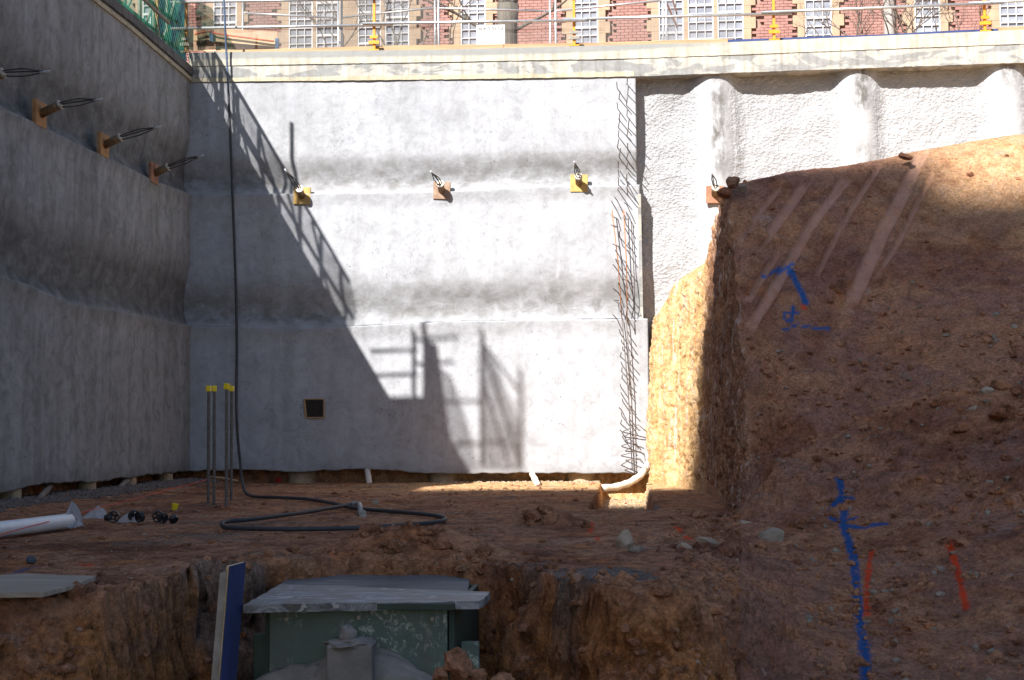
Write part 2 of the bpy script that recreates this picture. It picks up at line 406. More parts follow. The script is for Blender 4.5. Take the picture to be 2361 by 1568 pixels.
M['bark'] = simple('bark', (0.12, 0.108, 0.09), (0.07, 0.062, 0.052), 6, 0.95, 0, 0.6, (2, 2, 0.4))
M['twig'] = simple('twig', (0.15, 0.12, 0.10), (0.085, 0.07, 0.06), 20, 0.95)
M['brick'] = simple('red_brick', (0.31, 0.17, 0.145), (0.25, 0.13, 0.11), 3.5, 0.9, 0, 0.3)
M['brick_d'] = simple('dark_brick', (0.30, 0.165, 0.142), (0.24, 0.12, 0.104), 3.5, 0.9, 0, 0.3)
M['mortar'] = simple('brick_mortar', (0.30, 0.21, 0.165), (0.24, 0.15, 0.12), 6, 0.95)
M['stone'] = simple('sandstone', (0.37, 0.275, 0.185), (0.29, 0.21, 0.145), 2.5, 0.9, 0, 0.3)
M['white'] = simple('white_frame', (0.58, 0.59, 0.60), (0.48, 0.49, 0.50), 6, 0.5)
M['sign'] = simple('sign_white', (0.76, 0.77, 0.78), (0.70, 0.71, 0.72), 3, 0.5)
M['ink'] = simple('sign_ink', (0.05, 0.055, 0.06), (0.03, 0.03, 0.035), 5, 0.6)
M['render_grey'] = simple('shade_block_render', (0.30, 0.285, 0.265), (0.24, 0.225, 0.21), 1, 0.9)

def lid_mat():
    s = NT('slurry_covered_ply'); co = s.co((1.2, 4.5, 3))
    f = s.noise(co, 3.2, 7, 0.68, 0.6)
    col = s.ramp(f, [(0.40, (0.06, 0.058, 0.056)), (0.47, (0.13, 0.127, 0.127)), (0.53, (0.20, 0.20, 0.205)), (0.62, (0.33, 0.33, 0.34))])
    sp = s.noise(s.co(), 9, 7, 0.75, 0.5)
    col = s.mix(s.ramp(sp, [(0.58, 0.0), (0.64, 0.5)]), col, (0.60, 0.585, 0.57))
    wd = s.noise(s.co((0.5, 9, 3), (2, 0, 0)), 2.6, 4, 0.6)
    col = s.mix(s.ramp(wd, [(0.64, 0.0), (0.7, 0.4)]), col, (0.30, 0.22, 0.15))
    r = s.ramp(f, [(0.35, 0.35), (0.6, 0.62)])
    return s.done(col, s.bump(s.noise(s.co((1, 2.5, 2)), 12, 6, 0.7), 0.7, 0.012), r, spec=0.5)
M['lid_ply'] = lid_mat()
M['lid_dark'] = simple('damp_ply', (0.17, 0.167, 0.167), (0.07, 0.067, 0.064), 3, 0.6, 0, 0.5, (0.8, 7, 3), spec=0.4)
def green_mat():
    s = NT('green_painted_steel'); co = s.co()
    f = s.noise(co, 3, 4, 0.6)
    col = s.ramp(f, [(0.3, (0.08, 0.112, 0.092)), (0.7, (0.115, 0.155, 0.128))])
    a = s.noise(s.co((1, 1, 0.7), (0, 0, 0), (0, 0.6, 0)), 15, 6, 0.78, 1.5)
    pch = s.noise(co, 2.6, 3, 0.6)
    k = s.math('MULTIPLY', s.ramp(a, [(0.535, 0.0), (0.575, 1.0)]), s.ramp(pch, [(0.42, 0.0), (0.52, 1.0)]))
    col = s.mix(s.math('MULTIPLY', k, 0.8), col, (0.40, 0.43, 0.36))
    g = s.noise(s.co((1, 1, 0.5), (3, 3, 3)), 3.5, 5, 0.7)
    col = s.mix(s.ramp(g, [(0.52, 0.0), (0.62, 0.7)]), col, (0.10, 0.105, 0.09))
    return s.done(col, s.bump(s.noise(co, 20, 4), 0.15, 0.005), 0.55, spec=0.35)
M['green'] = green_mat()
M['green_d'] = simple('dark_green_steel', (0.045, 0.07, 0.052), (0.028, 0.04, 0.03), 6, 0.6)
def glass_mat():
    s = NT('window_glass'); f = s.noise(s.co((1, 1, 3.5)), 1.1, 3, 0.5)
    col = s.ramp(f, [(0.35, (0.17, 0.18, 0.21)), (0.65, (0.28, 0.295, 0.33))])
    return s.done(col, None, 0.12, spec=0.5)
M['glass'] = glass_mat()
def veil(name, col, alpha, sc=None):
    s = NT(name); s.m.use_nodes = True
    f = s.noise(s.co((1, 1, 0.5)), 3, 5, 0.6)
    c = s.ramp(f, [(0.3, tuple(x * 0.65 for x in col)), (0.7, col)])
    s.l(c, s.b.inputs['Base Color'])
    tr = s.n('ShaderNodeBsdfTransparent'); tl = s.n('ShaderNodeBsdfTranslucent'); s.l(c, tl.inputs['Color'])
    m1 = s.n('ShaderNodeMixShader'); m1.inputs[0].default_value = 0.35; s.l(s.b.outputs[0], m1.inputs[1]); s.l(tl.outputs[0], m1.inputs[2])
    m2 = s.n('ShaderNodeMixShader'); s.l(tr.outputs[0], m2.inputs[1]); s.l(m1.outputs[0], m2.inputs[2])
    s.l(s.ramp(s.noise(s.co((1, 1, 1), (5, 1, 2)), 2.0, 5, 0.6), [(0.3, alpha * 0.7), (0.7, min(1.0, alpha * 1.25))]), m2.inputs[0])
    s.l(m2.outputs[0], s.out.inputs['Surface']); return s.m
M['veil'] = veil('grey_mesh', (0.17, 0.17, 0.155), 0.5)
M['veil2'] = veil('pale_grey_mesh', (0.21, 0.20, 0.185), 0.28)
M['net'] = veil('green_net', (0.05, 0.34, 0.22), 0.62)
M['net_dark'] = veil('dark_green_net', (0.022, 0.05, 0.035), 0.66)
M['tarp_blue'] = simple('blue_tarp', (0.17, 0.30, 0.52), (0.11, 0.22, 0.40), 3, 0.6, 0, 0.3)
M['plastic'] = veil('clear_plastic', (0.62, 0.63, 0.66), 0.85)

# ------------------------------------------------------------------ terrain
YW = 22.0        # front of the back wall
XW = PY(436, 600, YW)[0]   # front of the left wall
CTRL = []
def cp(u, v, Y): p = PY(u, v, Y); CTRL.append((p[0], p[1], p[2]))
for a in [(1668,442,15.9),(1735,436,16.0),(1800,418,16.0),(1950,394,16.2),(2090,368,16.3),(2250,342,16.35),(2361,322,16.4),(2600,286,16.5),(3000,240,16.5),(1735,452,17.2),(1950,420,17.3),(2250,366,17.4),(2500,330,17.4),
          (1660,520,15.4),(1690,700,14.8),(1705,900,14.2),(1708,1050,13.8),(1695,1185,13.4),
          (1780,560,15.4),(1780,760,14.5),(1780,950,13.7),(1780,1090,12.9),(1780,1190,12.2),
          (1900,500,15.6),(1900,600,15.2),(1900,800,14.3),(1900,1000,13.3),(1900,1150,12.2),(1900,1300,10.6),(1900,1420,9.2),(1900,1568,8.0),
          (2150,440,15.9),(2150,500,15.6),(2150,700,14.5),(2150,900,13.2),(2150,1100,11.8),(2150,1300,10.2),(2150,1568,8.2),
          (2361,420,15.9),(2361,700,14.2),(2361,1000,11.9),(2361,1300,9.7),(2361,1568,8.0),(2700,500,15.0),(2700,1000,11.6),(2700,1568,7.8)]:
    cp(*a)
for u, v, z in [(1400,1230,0),(1550,1230,0),(1650,1215,0),(1720,1205,.02),(1400,1300,-.02),(1550,1300,-.05),(1700,1300,-.08),(1400,1370,-.1),(1550,1400,-.15),(1700,1400,-.2),(1780,1300,-.1),(1780,1420,-.28),(1780,1568,-.60),(1600,1568,-.5)]:
    CTRL.append(tuple(PZ(u, v, z)))
for a in [
          (0.6,7.0,-0.55),(1.9,7.0,-0.72),(3.2,7.0,-0.65),(4.5,7.0,-0.5),(1.5,6.0,-0.8),(3.5,5.0,-0.9),(5,5.0,-0.8),(8,6.0,-0.2),(8,10,1.6),(9,13,3.4),
          (0.98,18.7,2.98),(0.92,20.0,3.0),(0.72,20.6,3.0),(0.55,21.6,2.68),(0.4,22.3,2.6),(1.15,17.4,3.55),(1.5,20.5,3.5),(1.5,19,3.5),(1.4,22.5,3.7),(1.3,18.0,3.65),(3,18,4.0),(3,22.5,4.0),(6,18,4.3),(6,22.5,4.3),(9,18,4.4),(9,22.5,4.4)]:
    CTRL.append(a)
CTRL = np.array(CTRL)
def _phi(d2): return np.where(d2 > 1e-12, 0.5 * d2 * np.log(d2 + 1e-12), 0)
_n = len(CTRL); _A = np.zeros((_n + 3, _n + 3))
_d2 = ((CTRL[:, None, :2] - CTRL[None, :, :2]) ** 2).sum(-1)
_A[:_n, :_n] = _phi(_d2) + np.eye(_n) * 0.02; _A[:_n, _n] = 1; _A[:_n, _n+1:] = CTRL[:, :2]; _A[_n, :_n] = 1; _A[_n+1:, :_n] = CTRL[:, :2].T
_w = np.linalg.solve(_A, np.concatenate([CTRL[:, 2], [0, 0, 0]]))
def z_right(X, Y):
    X = np.asarray(X, float); Y = np.asarray(Y, float); s = _w[_n] + _w[_n+1] * X + _w[_n+2] * Y
    for i in range(_n):
        s = s + _w[i] * _phi((X - CTRL[i, 0]) ** 2 + (Y - CTRL[i, 1]) ** 2)
    return s
RIM = []
for u, v, z in [(-600,1400,0),(0,1382,0),(240,1366,0),(380,1334,0),(470,1312,0),(560,1312,0),(650,1300,0),(800,1288,0),(1000,1288,0),(1150,1300,0),(1290,1330,0),(1345,1360,-.05),(1400,1395,-.1),(1470,1425,-.15),(1600,1440,-.2),(1700,1440,-.22),(1850,1500,-.4)]:
    p = PZ(u, v, z); RIM.append((p[0], p[1]))
RIM = np.array(sorted(RIM))
def pit(X, Y, jitter=True):
    yr = np.interp(X, RIM[:, 0], RIM[:, 1])
    if jitter: yr = yr + 0.14 * pn(X * 1.7, Y * 1.2, 3.1) + 0.05 * pn(X * 4.1, Y * 4.5, 1.1)
    d = yr - Y
    x0 = PZ(330, 1340, 0)[0]; x1 = PZ(480, 1310, 0)[0]
    wd = (1.35 + (0.68 - 1.35) * sstep(x0, x1, X)) * (1 + 0.5 * pn(X * 1.3, Y * 0.6, 9.0))
    D = 1.12 * (1 - sstep(-0.25, 0.3, X) * 0.45); D = D * (1 - sstep(0.5, 0.95, X))
    t = np.clip(d / wd, 0, 1)
    prof = np.where(t < 1, 1 - (1 - t) ** 1.7, 1)
    # the upper lip is a little rounded
    return -D * prof * sstep(0.0, 0.10, d)
def XL(Y):
    return np.interp(Y, [4, 13.2, 17.6, 18.4, 19.4, 19.6, 20.4, 20.55, 21.2, 21.35, 22.6], [0.30, 1.0, 1.0, 0.94, 0.80, 0.72, 0.66, 0.52, 0.44, 0.30, 0.22])
def trench(X, Y):
    a = sstep(-0.46, -0.40, X) * (1 - sstep(0.20, 0.27, X)) * sstep(14.6, 15.2, Y) 
    return -0.26 * a
def gauss(X, Y, x, y, sx, sy, h): return h * np.exp(-((X - x) / sx) ** 2 - ((Y - y) / sy) ** 2)
MOUNDS = []
for u, v, Y, sx, sy, h in [(880,1262,9.55,.42,.22,.16),(1030,1272,9.55,.35,.2,.12),(1230,1200,12.6,.35,.25,.10),(1500,1252,10.6,.5,.22,.07),(600,1300,9.0,.3,.2,.07),
                          (1680,1235,11.3,.4,.25,.08),(420,1318,8.55,.35,.2,.07),(1290,1205,12.4,.25,.2,.08),(220,1340,7.9,.4,.2,.03)]:
    p = PY(u, v, Y); MOUNDS.append((p[0], Y, sx, sy, h))
for u, v, Y, s, h in [(1055,1530,6.75,.22,.42),(1230,1568,6.5,.26,.32)]:
    p = PY(u, v, Y); MOUNDS.append((p[0], Y, s, s, h))
def z_floor(X, Y):
    z = 0.012 * pn(X * 0.8, Y * 1.6, 0.4)
    for mo in MOUNDS: z = z + gauss(X, Y, *mo)
    z = z + trench(X, Y)
    z = z + 0.07 * (1 - sstep(XW + 0.1, XW + 1.0, X)) * sstep(13, 15, Y)
    z = z - 0.05 * sstep(YW - 0.5, YW - 0.1, Y) * (X > -0.5)
    z = z + 1.4 * sstep(YW + 0.25, YW + 0.6, Y) + 1.4 * (1 - sstep(XW - 0.55, XW - 0.25, X))
    return z
def z_ground(X, Y):
    b = sstep(0.035, 0.075, X / Y) * (1 - sstep(13.0, 13.5, Y))
    zf = z_floor(X, Y); 
    zr = z_right(X, Y) if np.any(b > 0) else 0
    return zf * (1 - b) + b * (zr + (zf if False else 0)) + pit(X, Y)
# rows denser near the camera
ys = [4.6]
while ys[-1] < 22.75: ys.append(ys[-1] + max(0.012, 0.00185 * ys[-1]) * (1.0 if ys[-1] > 6.2 else 2.4))
ys = np.array(ys); NRW = len(ys)
xf0 = XW - 0.75
ncf, ncc, ncb = 520, 140, 470
tf = np.linspace(0, 1, ncf)
Yg = ys[:, None]
XLg = XL(Yg)
Xf = xf0 + (XLg - xf0) * tf[None, :]
Yf = np.broadcast_to(Yg, Xf.shape)
Zf = z_ground(Xf, Yf)
# detail
def normals(P):
    a = np.gradient(P, axis=1); b = np.gradient(P, axis=0)
    n = np.cross(a, b); n /= np.linalg.norm(n, axis=-1, keepdims=True) + 1e-12
    return n * np.sign(n[..., 2:3] + 1e-9)
def dirt(X, Y, Z, amp):
    big = fbm(X * 2.3, Y * 2.3, Z * 2.3, 3)
    rid = 1 - np.abs(fbm(X * 5 + 3, Y * 5, Z * 5, 4)) * 2.2
    a = 0.045 * big + 0.030 * np.clip(rid, -1, 1) - 0.02
    cr = np.maximum(0, 0.10 - np.abs(fbm(X * 3.1, Y * 3.1, Z * 4.4, 3))) * -0.35          # cracks
    b = 0.022 * fbm(X * 14, Y * 14, Z * 14, 3) + 0.018 * np.maximum(0, fbm(X * 24, Y * 24, Z * 24, 2) - 0.05)
    return (a + b + cr) * amp
pitm = sstep(0.02, 0.25, -pit(Xf, Yf))
rough = 0.22 + 0.2 * sstep(0.1, 0.5, fbm(Xf * 0.9, Yf * 1.4, 2.0, 2)) + 1.0 * pitm + 0.5 * sstep(-0.35, 0.2, -(Yf - np.interp(Xf, RIM[:, 0], RIM[:, 1])) ) * (1 - pitm)
rough = rough + 0.9 * sstep(0.025, 0.06, Xf / Yf) * (1 - sstep(12.6, 14.5, Yf))
rough = np.clip(rough + 0.5 * pitm, 0, 1.8)
Df = dirt(Xf, Yf, Zf, rough)
# long drag marks across the floor
Df = Df + 0.010 * pn(Xf * 0.7, Yf * 9, 7.0) * (1 - pitm) * (1 - sstep(0.3, 0.8, Xf))
Pf = np.stack([Xf, Yf, Zf], -1)
Nf = normals(Pf)
# pit walls also move sideways
sidew = (0.11 * fbm(Xf * 3.3, Yf * 3.3, Zf * 4.3, 3) + 0.03 * fbm(Xf * 11, Yf * 11, Zf * 11, 3)) * pitm
Pf = Pf + Nf * (Df + sidew)[..., None]
zero = lambda X: np.zeros_like(X)

# bank: the cut face, then the sloping front
wl = (0.42 + (0.20 - 0.42) * sstep(12.8, 13.6, Yg))
sc_ = np.linspace(0, 1, ncc)[None, :]
Xtop = XLg + wl
ztop = z_right(Xtop, Yg) + pit(Xtop, Yg)
zbot = Pf[:, -1:, 2]
cl = sstep(13.0, 13.6, Yg)
prof_v = sc_ * (1 - cl) + cl * np.where(sc_ < 0.92, sc_ / 0.92 * 0.985, 0.985 + (sc_ - 0.92) / 0.08 * 0.015)
hx = sc_ * (1 - cl) + cl * (0.55 * sc_ + 0.45 * sc_ ** 6)
Xc = XLg + wl * hx
Yc = np.broadcast_to(Yg, Xc.shape).copy()
Zc_lin = zbot + (ztop - zbot) * prof_v
Zc_true = z_ground(Xc, Yc)
Zc = Zc_lin * cl + Zc_true * (1 - cl)
mk = sstep(0, 0.05, sc_) * np.ones_like(Xc)
Dc = dirt(Xc, Yc, Zc, 1.1) * (1 - sstep(0.85, 1.0, sc_))
cliffm = cl * sstep(0.0, 0.06, sc_) * (1 - 0.6 * sstep(0.93, 1.0, sc_))
stri = 0.08 * fbm(Yc * 2.6, Zc * 0.9, 0.3, 4) + 0.03 * fbm(Yc * 9, Zc * 2.6, 3.3, 3) + 0.03 * fbm(Yc * 4, Zc * 7, 8.3, 3)
Xc = Xc + stri * cliffm * mk + (-Dc * 0.8) * cliffm * mk
Zc = Zc + Dc * (1 - cliffm) * mk
Pc = np.stack([Xc, Yc, Zc], -1)
Pc[:, 0] = Pf[:, -1]
xr = 9.5
tb = np.linspace(0, 1, ncb)[None, :] ** 1.4
Xb = Xtop + (xr - Xtop) * tb
Yb = np.broadcast_to(Yg, Xb.shape).copy()
Zb = z_right(Xb, Yb) + pit(Xb, Yb)
# mask helpers in space
def hit(u, v):
    d = ray(u, v); lo, hi = 5.0, 19.0; t = np.linspace(lo, hi, 1400)
    Pn = CAM[None, :] + d[None, :] * t[:, None]
    rt = Pn[:, 0] > XL(Pn[:, 1]) + 0.2
    zz = np.where(rt, z_right(Pn[:, 0], Pn[:, 1]) + pit(Pn[:, 0], Pn[:, 1]), z_ground(Pn[:, 0], Pn[:, 1]))
    s = np.nonzero(Pn[:, 2] < zz)[0]
    k = s[0] if len(s) else -1
    return Pn[k]
def stroke(P, pts, wid, soft=0.3, wob=0.25):
    q = [hit(*p) for p in pts]
    lo = np.min(q, 0) - 0.4; hi = np.max(q, 0) + 0.4
    sel = (P[..., 0] > lo[0]) & (P[..., 0] < hi[0]) & (P[..., 1] > lo[1]) & (P[..., 1] < hi[1])
    out = np.zeros(P.shape[:2]); Q = P[sel]
    if len(Q) == 0: return out
    d = np.full(len(Q), 9.0)
    for a, b in zip(q[:-1], q[1:]):
        ab = b - a; L2 = np.dot(ab, ab) + 1e-9
        t = np.clip(((Q - a) @ ab) / L2, 0, 1)
        # depth errors along the slope do not matter: measure in the plane facing the slope
        e = Q - (a + t[:, None] * ab); e[:, 1] *= 0.6
        d = np.minimum(d, np.linalg.norm(e, axis=1))
    wn = wid * (1 + wob * 2 * pn(Q[:, 0] * 14, Q[:, 1] * 14, Q[:, 2] * 14))
    out[sel] = 1 - sstep(wn * (1 - soft), wn * (1 + soft), d)
    return out
P0b = np.stack([Xb, Yb, Zb], -1)
SMEAR = [([(1685,651),(1777,530),(1860,413)], .050), ([(1718,776),(1784,666),(1869,519),(1963,401)], .060), ([(1953,717),(2041,519),(2067,475),(2129,351)], .078),
         ([(1938,525),(1992,434),(2030,380)], .034), ([(1672,590),(1740,500),(1800,425)], .036), ([(1750,580),(1830,470),(1880,405)], .03), ([(2020,640),(2080,540),(2150,400)], .03), ([(1700,740),(1760,640),(1800,570)], .03), ([(1880,640),(1940,520)], .03), ([(1720,700),(1790,590)], .04), ([(1900,470),(1945,405)], .03), ([(1705,560),(1745,505)], .03)]
smear = np.zeros(Xb.shape)
for pts, wd in SMEAR:
    st_m = stroke(P0b, pts, wd, 0.12, 0.10)
    za, zb_ = hit(*pts[0])[2], hit(*pts[-1])[2]
    ln_ = np.clip((Zb - za) / (zb_ - za), -.2, 1.2)
    fade = sstep(-.05, .18, ln_ + .10 * pn(Xb * 9, Zb * 9, Yb * 9)) * (1 - sstep(.85, 1.05, ln_ + .10 * pn(Xb * 9, Zb * 9, 4.0)))
    smear = np.maximum(smear, st_m * fade)
smear = np.clip(smear, 0, 1)
roughb = 0.36 + 0.30 * sstep(-0.2, 0.5, fbm(Xb * 0.7, Yb * 0.7, Zb * 0.7, 2))
upper = sstep(1.2, 2.6, Zb)
roughb = roughb * (1 - 0.45 * upper) * (1 - 0.85 * smear)
edge = sstep(0, 0.02, tb)
Db = dirt(Xb, Yb, Zb, roughb)
# ledges running along the slope
led = fbm(Xb * 0.9 + Zb * 0.6, Yb * 0.9, Zb * 3.3, 4)
Db = Db + (0.045 + 0.06 * sstep(1.6, 0.4, Zb)) * led * (1 - 0.8 * smear) * (1 - 0.5 * upper) - 0.05 * smear
Pb = P0b + normals(P0b) * (Db * edge)[..., None]
Pb[:, 0] = Pc[:, -1]
BLUE = [([(1693,658),(1759,629),(1773,633),(1828,602)], .018), ([(1821,618),(1840,660),(1858,695)], .030), ([(1830,706),(1824,742)], .018), ([(1822,740),(1808,735),(1808,722),(1830,722),(1842,720)], .012),
        ([(1806,760),(1840,748),(1883,757),(1909,757)], .013), ([(1883,758),(1909,757)], .022),
        ([(1937,1107),(1942,1149),(1942,1200),(1959,1254),(1969,1295),(1974,1359),(1978,1393),(1986,1460),(1993,1511),(1998,1568)], .030),
        ([(1963,1142),(1940,1140),(1922,1149),(1908,1170),(1912,1186),(1924,1192)], .020), ([(1950,1206),(1996,1202),(2040,1195)], .019), ([(1956,1188),(1970,1182)], .018)]
ORANGE = [([(2010,1271),(2000,1335),(1998,1376),(1998,1423)], .018), ([(2189,1259),(2206,1308),(2216,1352),(2228,1403)], .020), ([(1851,706),(1857,709)], .02)]
pb = np.zeros(Xb.shape); po = np.zeros(Xb.shape)
for pts, wd in BLUE: pb = np.maximum(pb, stroke(P0b, pts, wd * 1.1, 0.55, 0.3))
for pts, wd in ORANGE: po = np.maximum(po, stroke(P0b, pts, wd * 1.1, 0.55, 0.4))
ochb = sstep(17.2, 19.0, Yb) * 0.8 * np.ones_like(Xb) + 0.5 * sstep(2.6, 3.5, Zb + 0.3 * pn(Xb * 1.5, Yb * 1.5, 2.0)) * sstep(2.4, 4.0, Xb)  # crest term paints the sunlit patch a brighter gold
bk = grid_mesh('earth_bank', np.concatenate([Pc, Pb[:, 1:]], 1), M['soil'], attrs={
    'smear': np.concatenate([zero(Xc), smear[:, 1:]], 1), 'paintb': np.concatenate([stroke(Pc, [(1700,860),(1703,980),(1712,1040)], .03), pb[:, 1:]], 1), 'painto': np.concatenate([zero(Xc), po[:, 1:]], 1),
    'grey': np.concatenate([zero(Xc), zero(Xb)[:, 1:]], 1), 'cliff': np.concatenate([cliffm * np.ones_like(Xc), zero(Xb)[:, 1:]], 1),
    'ochre': np.concatenate([np.clip(sstep(17.6, 19.4, Yc + 0.4 * pn(Yc * 2, Zc, 1.0)) * np.ones_like(Xc) + 0.10 * cliffm, 0, 1), np.clip(ochb, 0, 1)[:, 1:]], 1),
    'rusty': np.zeros((NRW, ncc + ncb - 1)), 'bank': np.ones((NRW, ncc + ncb - 1))})
tag(bk, 'brown excavated earth bank with steep cut face', kind='structure')
rimw0 = np.exp(-((Yf - np.interp(Xf, RIM[:, 0], RIM[:, 1])) / 0.35) ** 2)
greyp = [PZ(u, v, -0.05) for u, v in [(1319,1314),(1492,1330),(1460,1349),(1412,1368),(1381,1365),(1336,1346)]]
gx = np.mean([p[0] for p in greyp]); gy = np.mean([p[1] for p in greyp])
gn = fbm(Xf * 3, Yf * 3, 0.0, 3)
grey = sstep(0.15, 0.4, 1 - np.sqrt(((Xf - gx) / 0.42) ** 2 + ((Yf - gy) / 0.62) ** 2) + 0.35 * gn) * (Xf > -0.6)
grey = np.maximum(grey, 0.55 * sstep(0.22, 0.42, fbm(Xf * 0.7, Yf * 1.3, 6.0, 3)) * (1 - pitm) * (Xf < -0.5))
grey = np.maximum(grey, 0.8 * sstep(0.1, 0.3, 1 - np.sqrt(((Xf - PZ(1500,1190,-.1)[0]) / 0.14) ** 2 + ((Yf - PZ(1500,1190,-.1)[1]) / 0.8) ** 2) + 0.3 * gn))
grey = np.maximum(grey, 0.75 * sstep(0.1, 0.3, 1 - np.sqrt(((Xf - PZ(620,1320,-.1)[0]) / 0.3) ** 2 + ((Yf - 8.55) / 0.3) ** 2) + 0.4 * gn))
och_f = sstep(17.6, 20.0, Yf) * sstep(-5.5, -1.5, Xf) * 0.85
och_f = np.clip(0.8 * och_f + 0.12 * sstep(17.0, 20.5, Yf) * sstep(XW + 0.8, XW + 2.2, Xf), 0, 1)
po_f = np.zeros(Xf.shape)
for pts, wd in [([(1362,1207),(1361,1228)], .022), ([(1562,1216),(1570,1228)], .03), ([(1584,1240),(1600,1241)], .03), ([(1376,1236),(1378,1244)], .015), ([(190,1303),(204,1302)], .03)]:
    po_f = np.maximum(po_f, stroke(Pf, pts, wd, 0.4, 0.6))
fl = grid_mesh('ground', Pf, M['soil'], attrs={'smear': 0.30 * sstep(0.1, 0.5, pn(Xf * 0.5, Yf * 5, 2.2)) * (1 - pitm) * (1 - sstep(0.3, 0.8, Xf)), 'paintb': stroke(Pf, [(0, 1332), (40, 1318), (80, 1306)], .02, 0.4, 0.8) * 0.7, 'painto': po_f, 'grey': grey, 'cliff': zero(Xf), 'ochre': och_f, 'bank': 0.35 * sstep(0.02, 0.06, Xf / Yf), 'rusty': np.clip(pitm * 0.9 + 0.25 * rimw0, 0, 1)})
tag(fl, 'brown dirt floor of the excavation', kind='structure')
# everything outside: pit floor towards and behind the camera, upper ground round the excavation
g = MB()
g.add([(-12, -16, -1.13), (40, -16, -1.13), (40, 4.75, -1.13), (-12, 4.75, -1.13)], [(0, 1, 2, 3)])
tag(g.build('ground_near', M['soil']), kind='structure')
UZ = PY(436, 123, YW)[2] - 0.06
g = MB()
ULZ = PY(436, 170, YW)[2]
g.add([(-400, -400, ULZ), (XW - 0.35, -400, ULZ), (XW - 0.35, YW + 0.35, ULZ), (-400, YW + 0.35, ULZ)], [(0, 1, 2, 3)])
g.add([(-400, YW + 0.35, UZ), (400, YW + 0.35, UZ), (400, 500, UZ), (-400, 500, UZ)], [(0, 1, 2, 3)])
tag(g.build('upper_ground', M['soil']), kind='structure')
g = MB()
g.add([(9.45, 4.7, -0.9), (60, 4.7, -0.9), (60, 22.3, 4.4), (9.45, 22.3, 4.4)], [(0, 1, 2, 3)])
tag(g.build('bank_ground', M['soil']), kind='structure')

def surf(u, v):                                # world point on the terrain seen at that pixel
    return hit(u, v)
def rockmesh(seed, n=1, sq=(1, 1, 0.7), rough=0.28):
    bm = bmesh.new(); bmesh.ops.create_icosphere(bm, subdivisions=n, radius=1.0)
    r = np.random.RandomState(seed)
    vs = [np.array(v.co) * (1 + rough * r.uniform(-1, 1)) * np.array(sq) for v in bm.verts]
    bm.verts.ensure_lookup_table()
    fs = [tuple(v.index for v in f.verts) for f in bm.faces]; bm.free(); return vs, fs
ROCKS = [rockmesh(i) for i in range(10)]
def scatter(name, P, weight, count, smin, smax, mat, seed, sink=0.3, exp=2.5):
    r = np.random.RandomState(seed)
    wv = weight.ravel().clip(0); wv = wv / wv.sum()
    idx = r.choice(len(wv), count, p=wv); Q = P.reshape(-1, 3)[idx]
    V = []; Fc = []
    for k, q in enumerate(Q):
        vs, fs = ROCKS[k % 10]; s = smin + (smax - smin) * r.rand() ** exp
        a = r.rand() * 6.28; c, sn = math.cos(a), math.sin(a); st = s * (0.7 + 0.7 * r.rand(3))
        b = len(V)
        for p in vs:
            x, y, z = p * st
            V.append((q[0] + c * x - sn * y, q[1] + sn * x + c * y, q[2] + z + s * (0.45 - sink)))
        Fc.extend([tuple(i + b for i in f) for f in fs])
    mb = MB(); mb.v = V; mb.f = Fc; mb.sm = [False] * len(Fc)
    return mb.build(name, mat)
front = (Yf > 6.2) & (Yf < 21.8) & (Xf > XW)
dens = np.where(front, 1, 0) * (Yf / 12.0)
rimw = np.exp(-((Yf - np.interp(Xf, RIM[:, 0], RIM[:, 1])) / 0.5) ** 2)
plat = sstep(0.01, 0.05, Xf / Yf) * (1 - sstep(12.8, 13.6, Yf))
NF = sstep(0.0, 0.4, fbm(Xf * 1.3, Yf * 1.3, 8.0, 2))
tag(scatter('soil_crumbs', Pf, dens * (0.03 + 1.2 * rimw + 1.5 * plat + 0.8 * pitm + 0.15 * NF), 7500, 0.004, 0.040, M['clod'], 1, exp=5), 'brown crumbs and clods strewn over the excavation floor', 'soil crumbs', kind='stuff')
tag(scatter('dirt_clods', Pf, dens * (1.3 * rimw * (Yf < 9.8) + 1.0 * pitm + 0.8 * plat), 420, 0.02, 0.075, M['clod'], 12, exp=2.2), 'larger brown clods along the pit edge and walls', 'soil clods', kind='stuff')
tag(scatter('pale_pebbles', Pf, dens * (0.10 + 0.6 * rimw + 1.2 * plat + 0.5 * pitm + 0.2 * NF), 900, 0.004, 0.018, M['rock_w'], 2), 'small pale stones strewn over the excavation floor', 'pebbles', kind='stuff')
bw = np.where((Yb > 6.2) & (Yb < 16.3) & (Xb < 7.5), 1, 0) * (1 - 0.9 * smear) * (0.12 + (1 - upper) * (0.5 + sstep(0, .4, fbm(Xb * 1.2, Yb * 1.2, Zb * 1.2, 2)) * 2)) * (Yb / 12.)
tag(scatter('bank_crumbs', Pb, bw, 8000, 0.004, 0.045, M['clod'], 3, exp=5), 'brown crumbs and clods lying on the earth bank', 'soil crumbs', kind='stuff')
tag(scatter('bank_pebbles', Pb, bw, 1200, 0.004, 0.035, M['rock'], 4, exp=5), 'small grey stones lying on the earth bank', 'pebbles', kind='stuff')
gvl = np.where((Xf > XW - 0.25) & (Xf < XW + 0.5 + 0.25 * pn(Yf * 2, 0.3, 0.1)) & (Yf > 13.5) & (Yf < 22), 1.0, 0) 
tag(scatter('gravel_bed', Pf, gvl, 6500, 0.012, 0.028, M['gravel'], 5, 0.1, 1.0), 'dark gravel banked along the foot of the left wall', 'gravel', kind='stuff')
tg = np.where((Xf > -0.42) & (Xf < 0.26) & (Yf > 18) & (Yf < 21.9), 1.0, 0) + np.where((Xf > -3) & (Xf < 0.2) & (Yf > 21.5) & (Yf < 22.1), .6, 0)
tag(scatter('crushed_gravel', Pf, tg, 1500, 0.008, 0.02, M['pile'], 6, 0.1, 1.0), 'pale crushed gravel in the trench by the wall', 'gravel', kind='stuff')

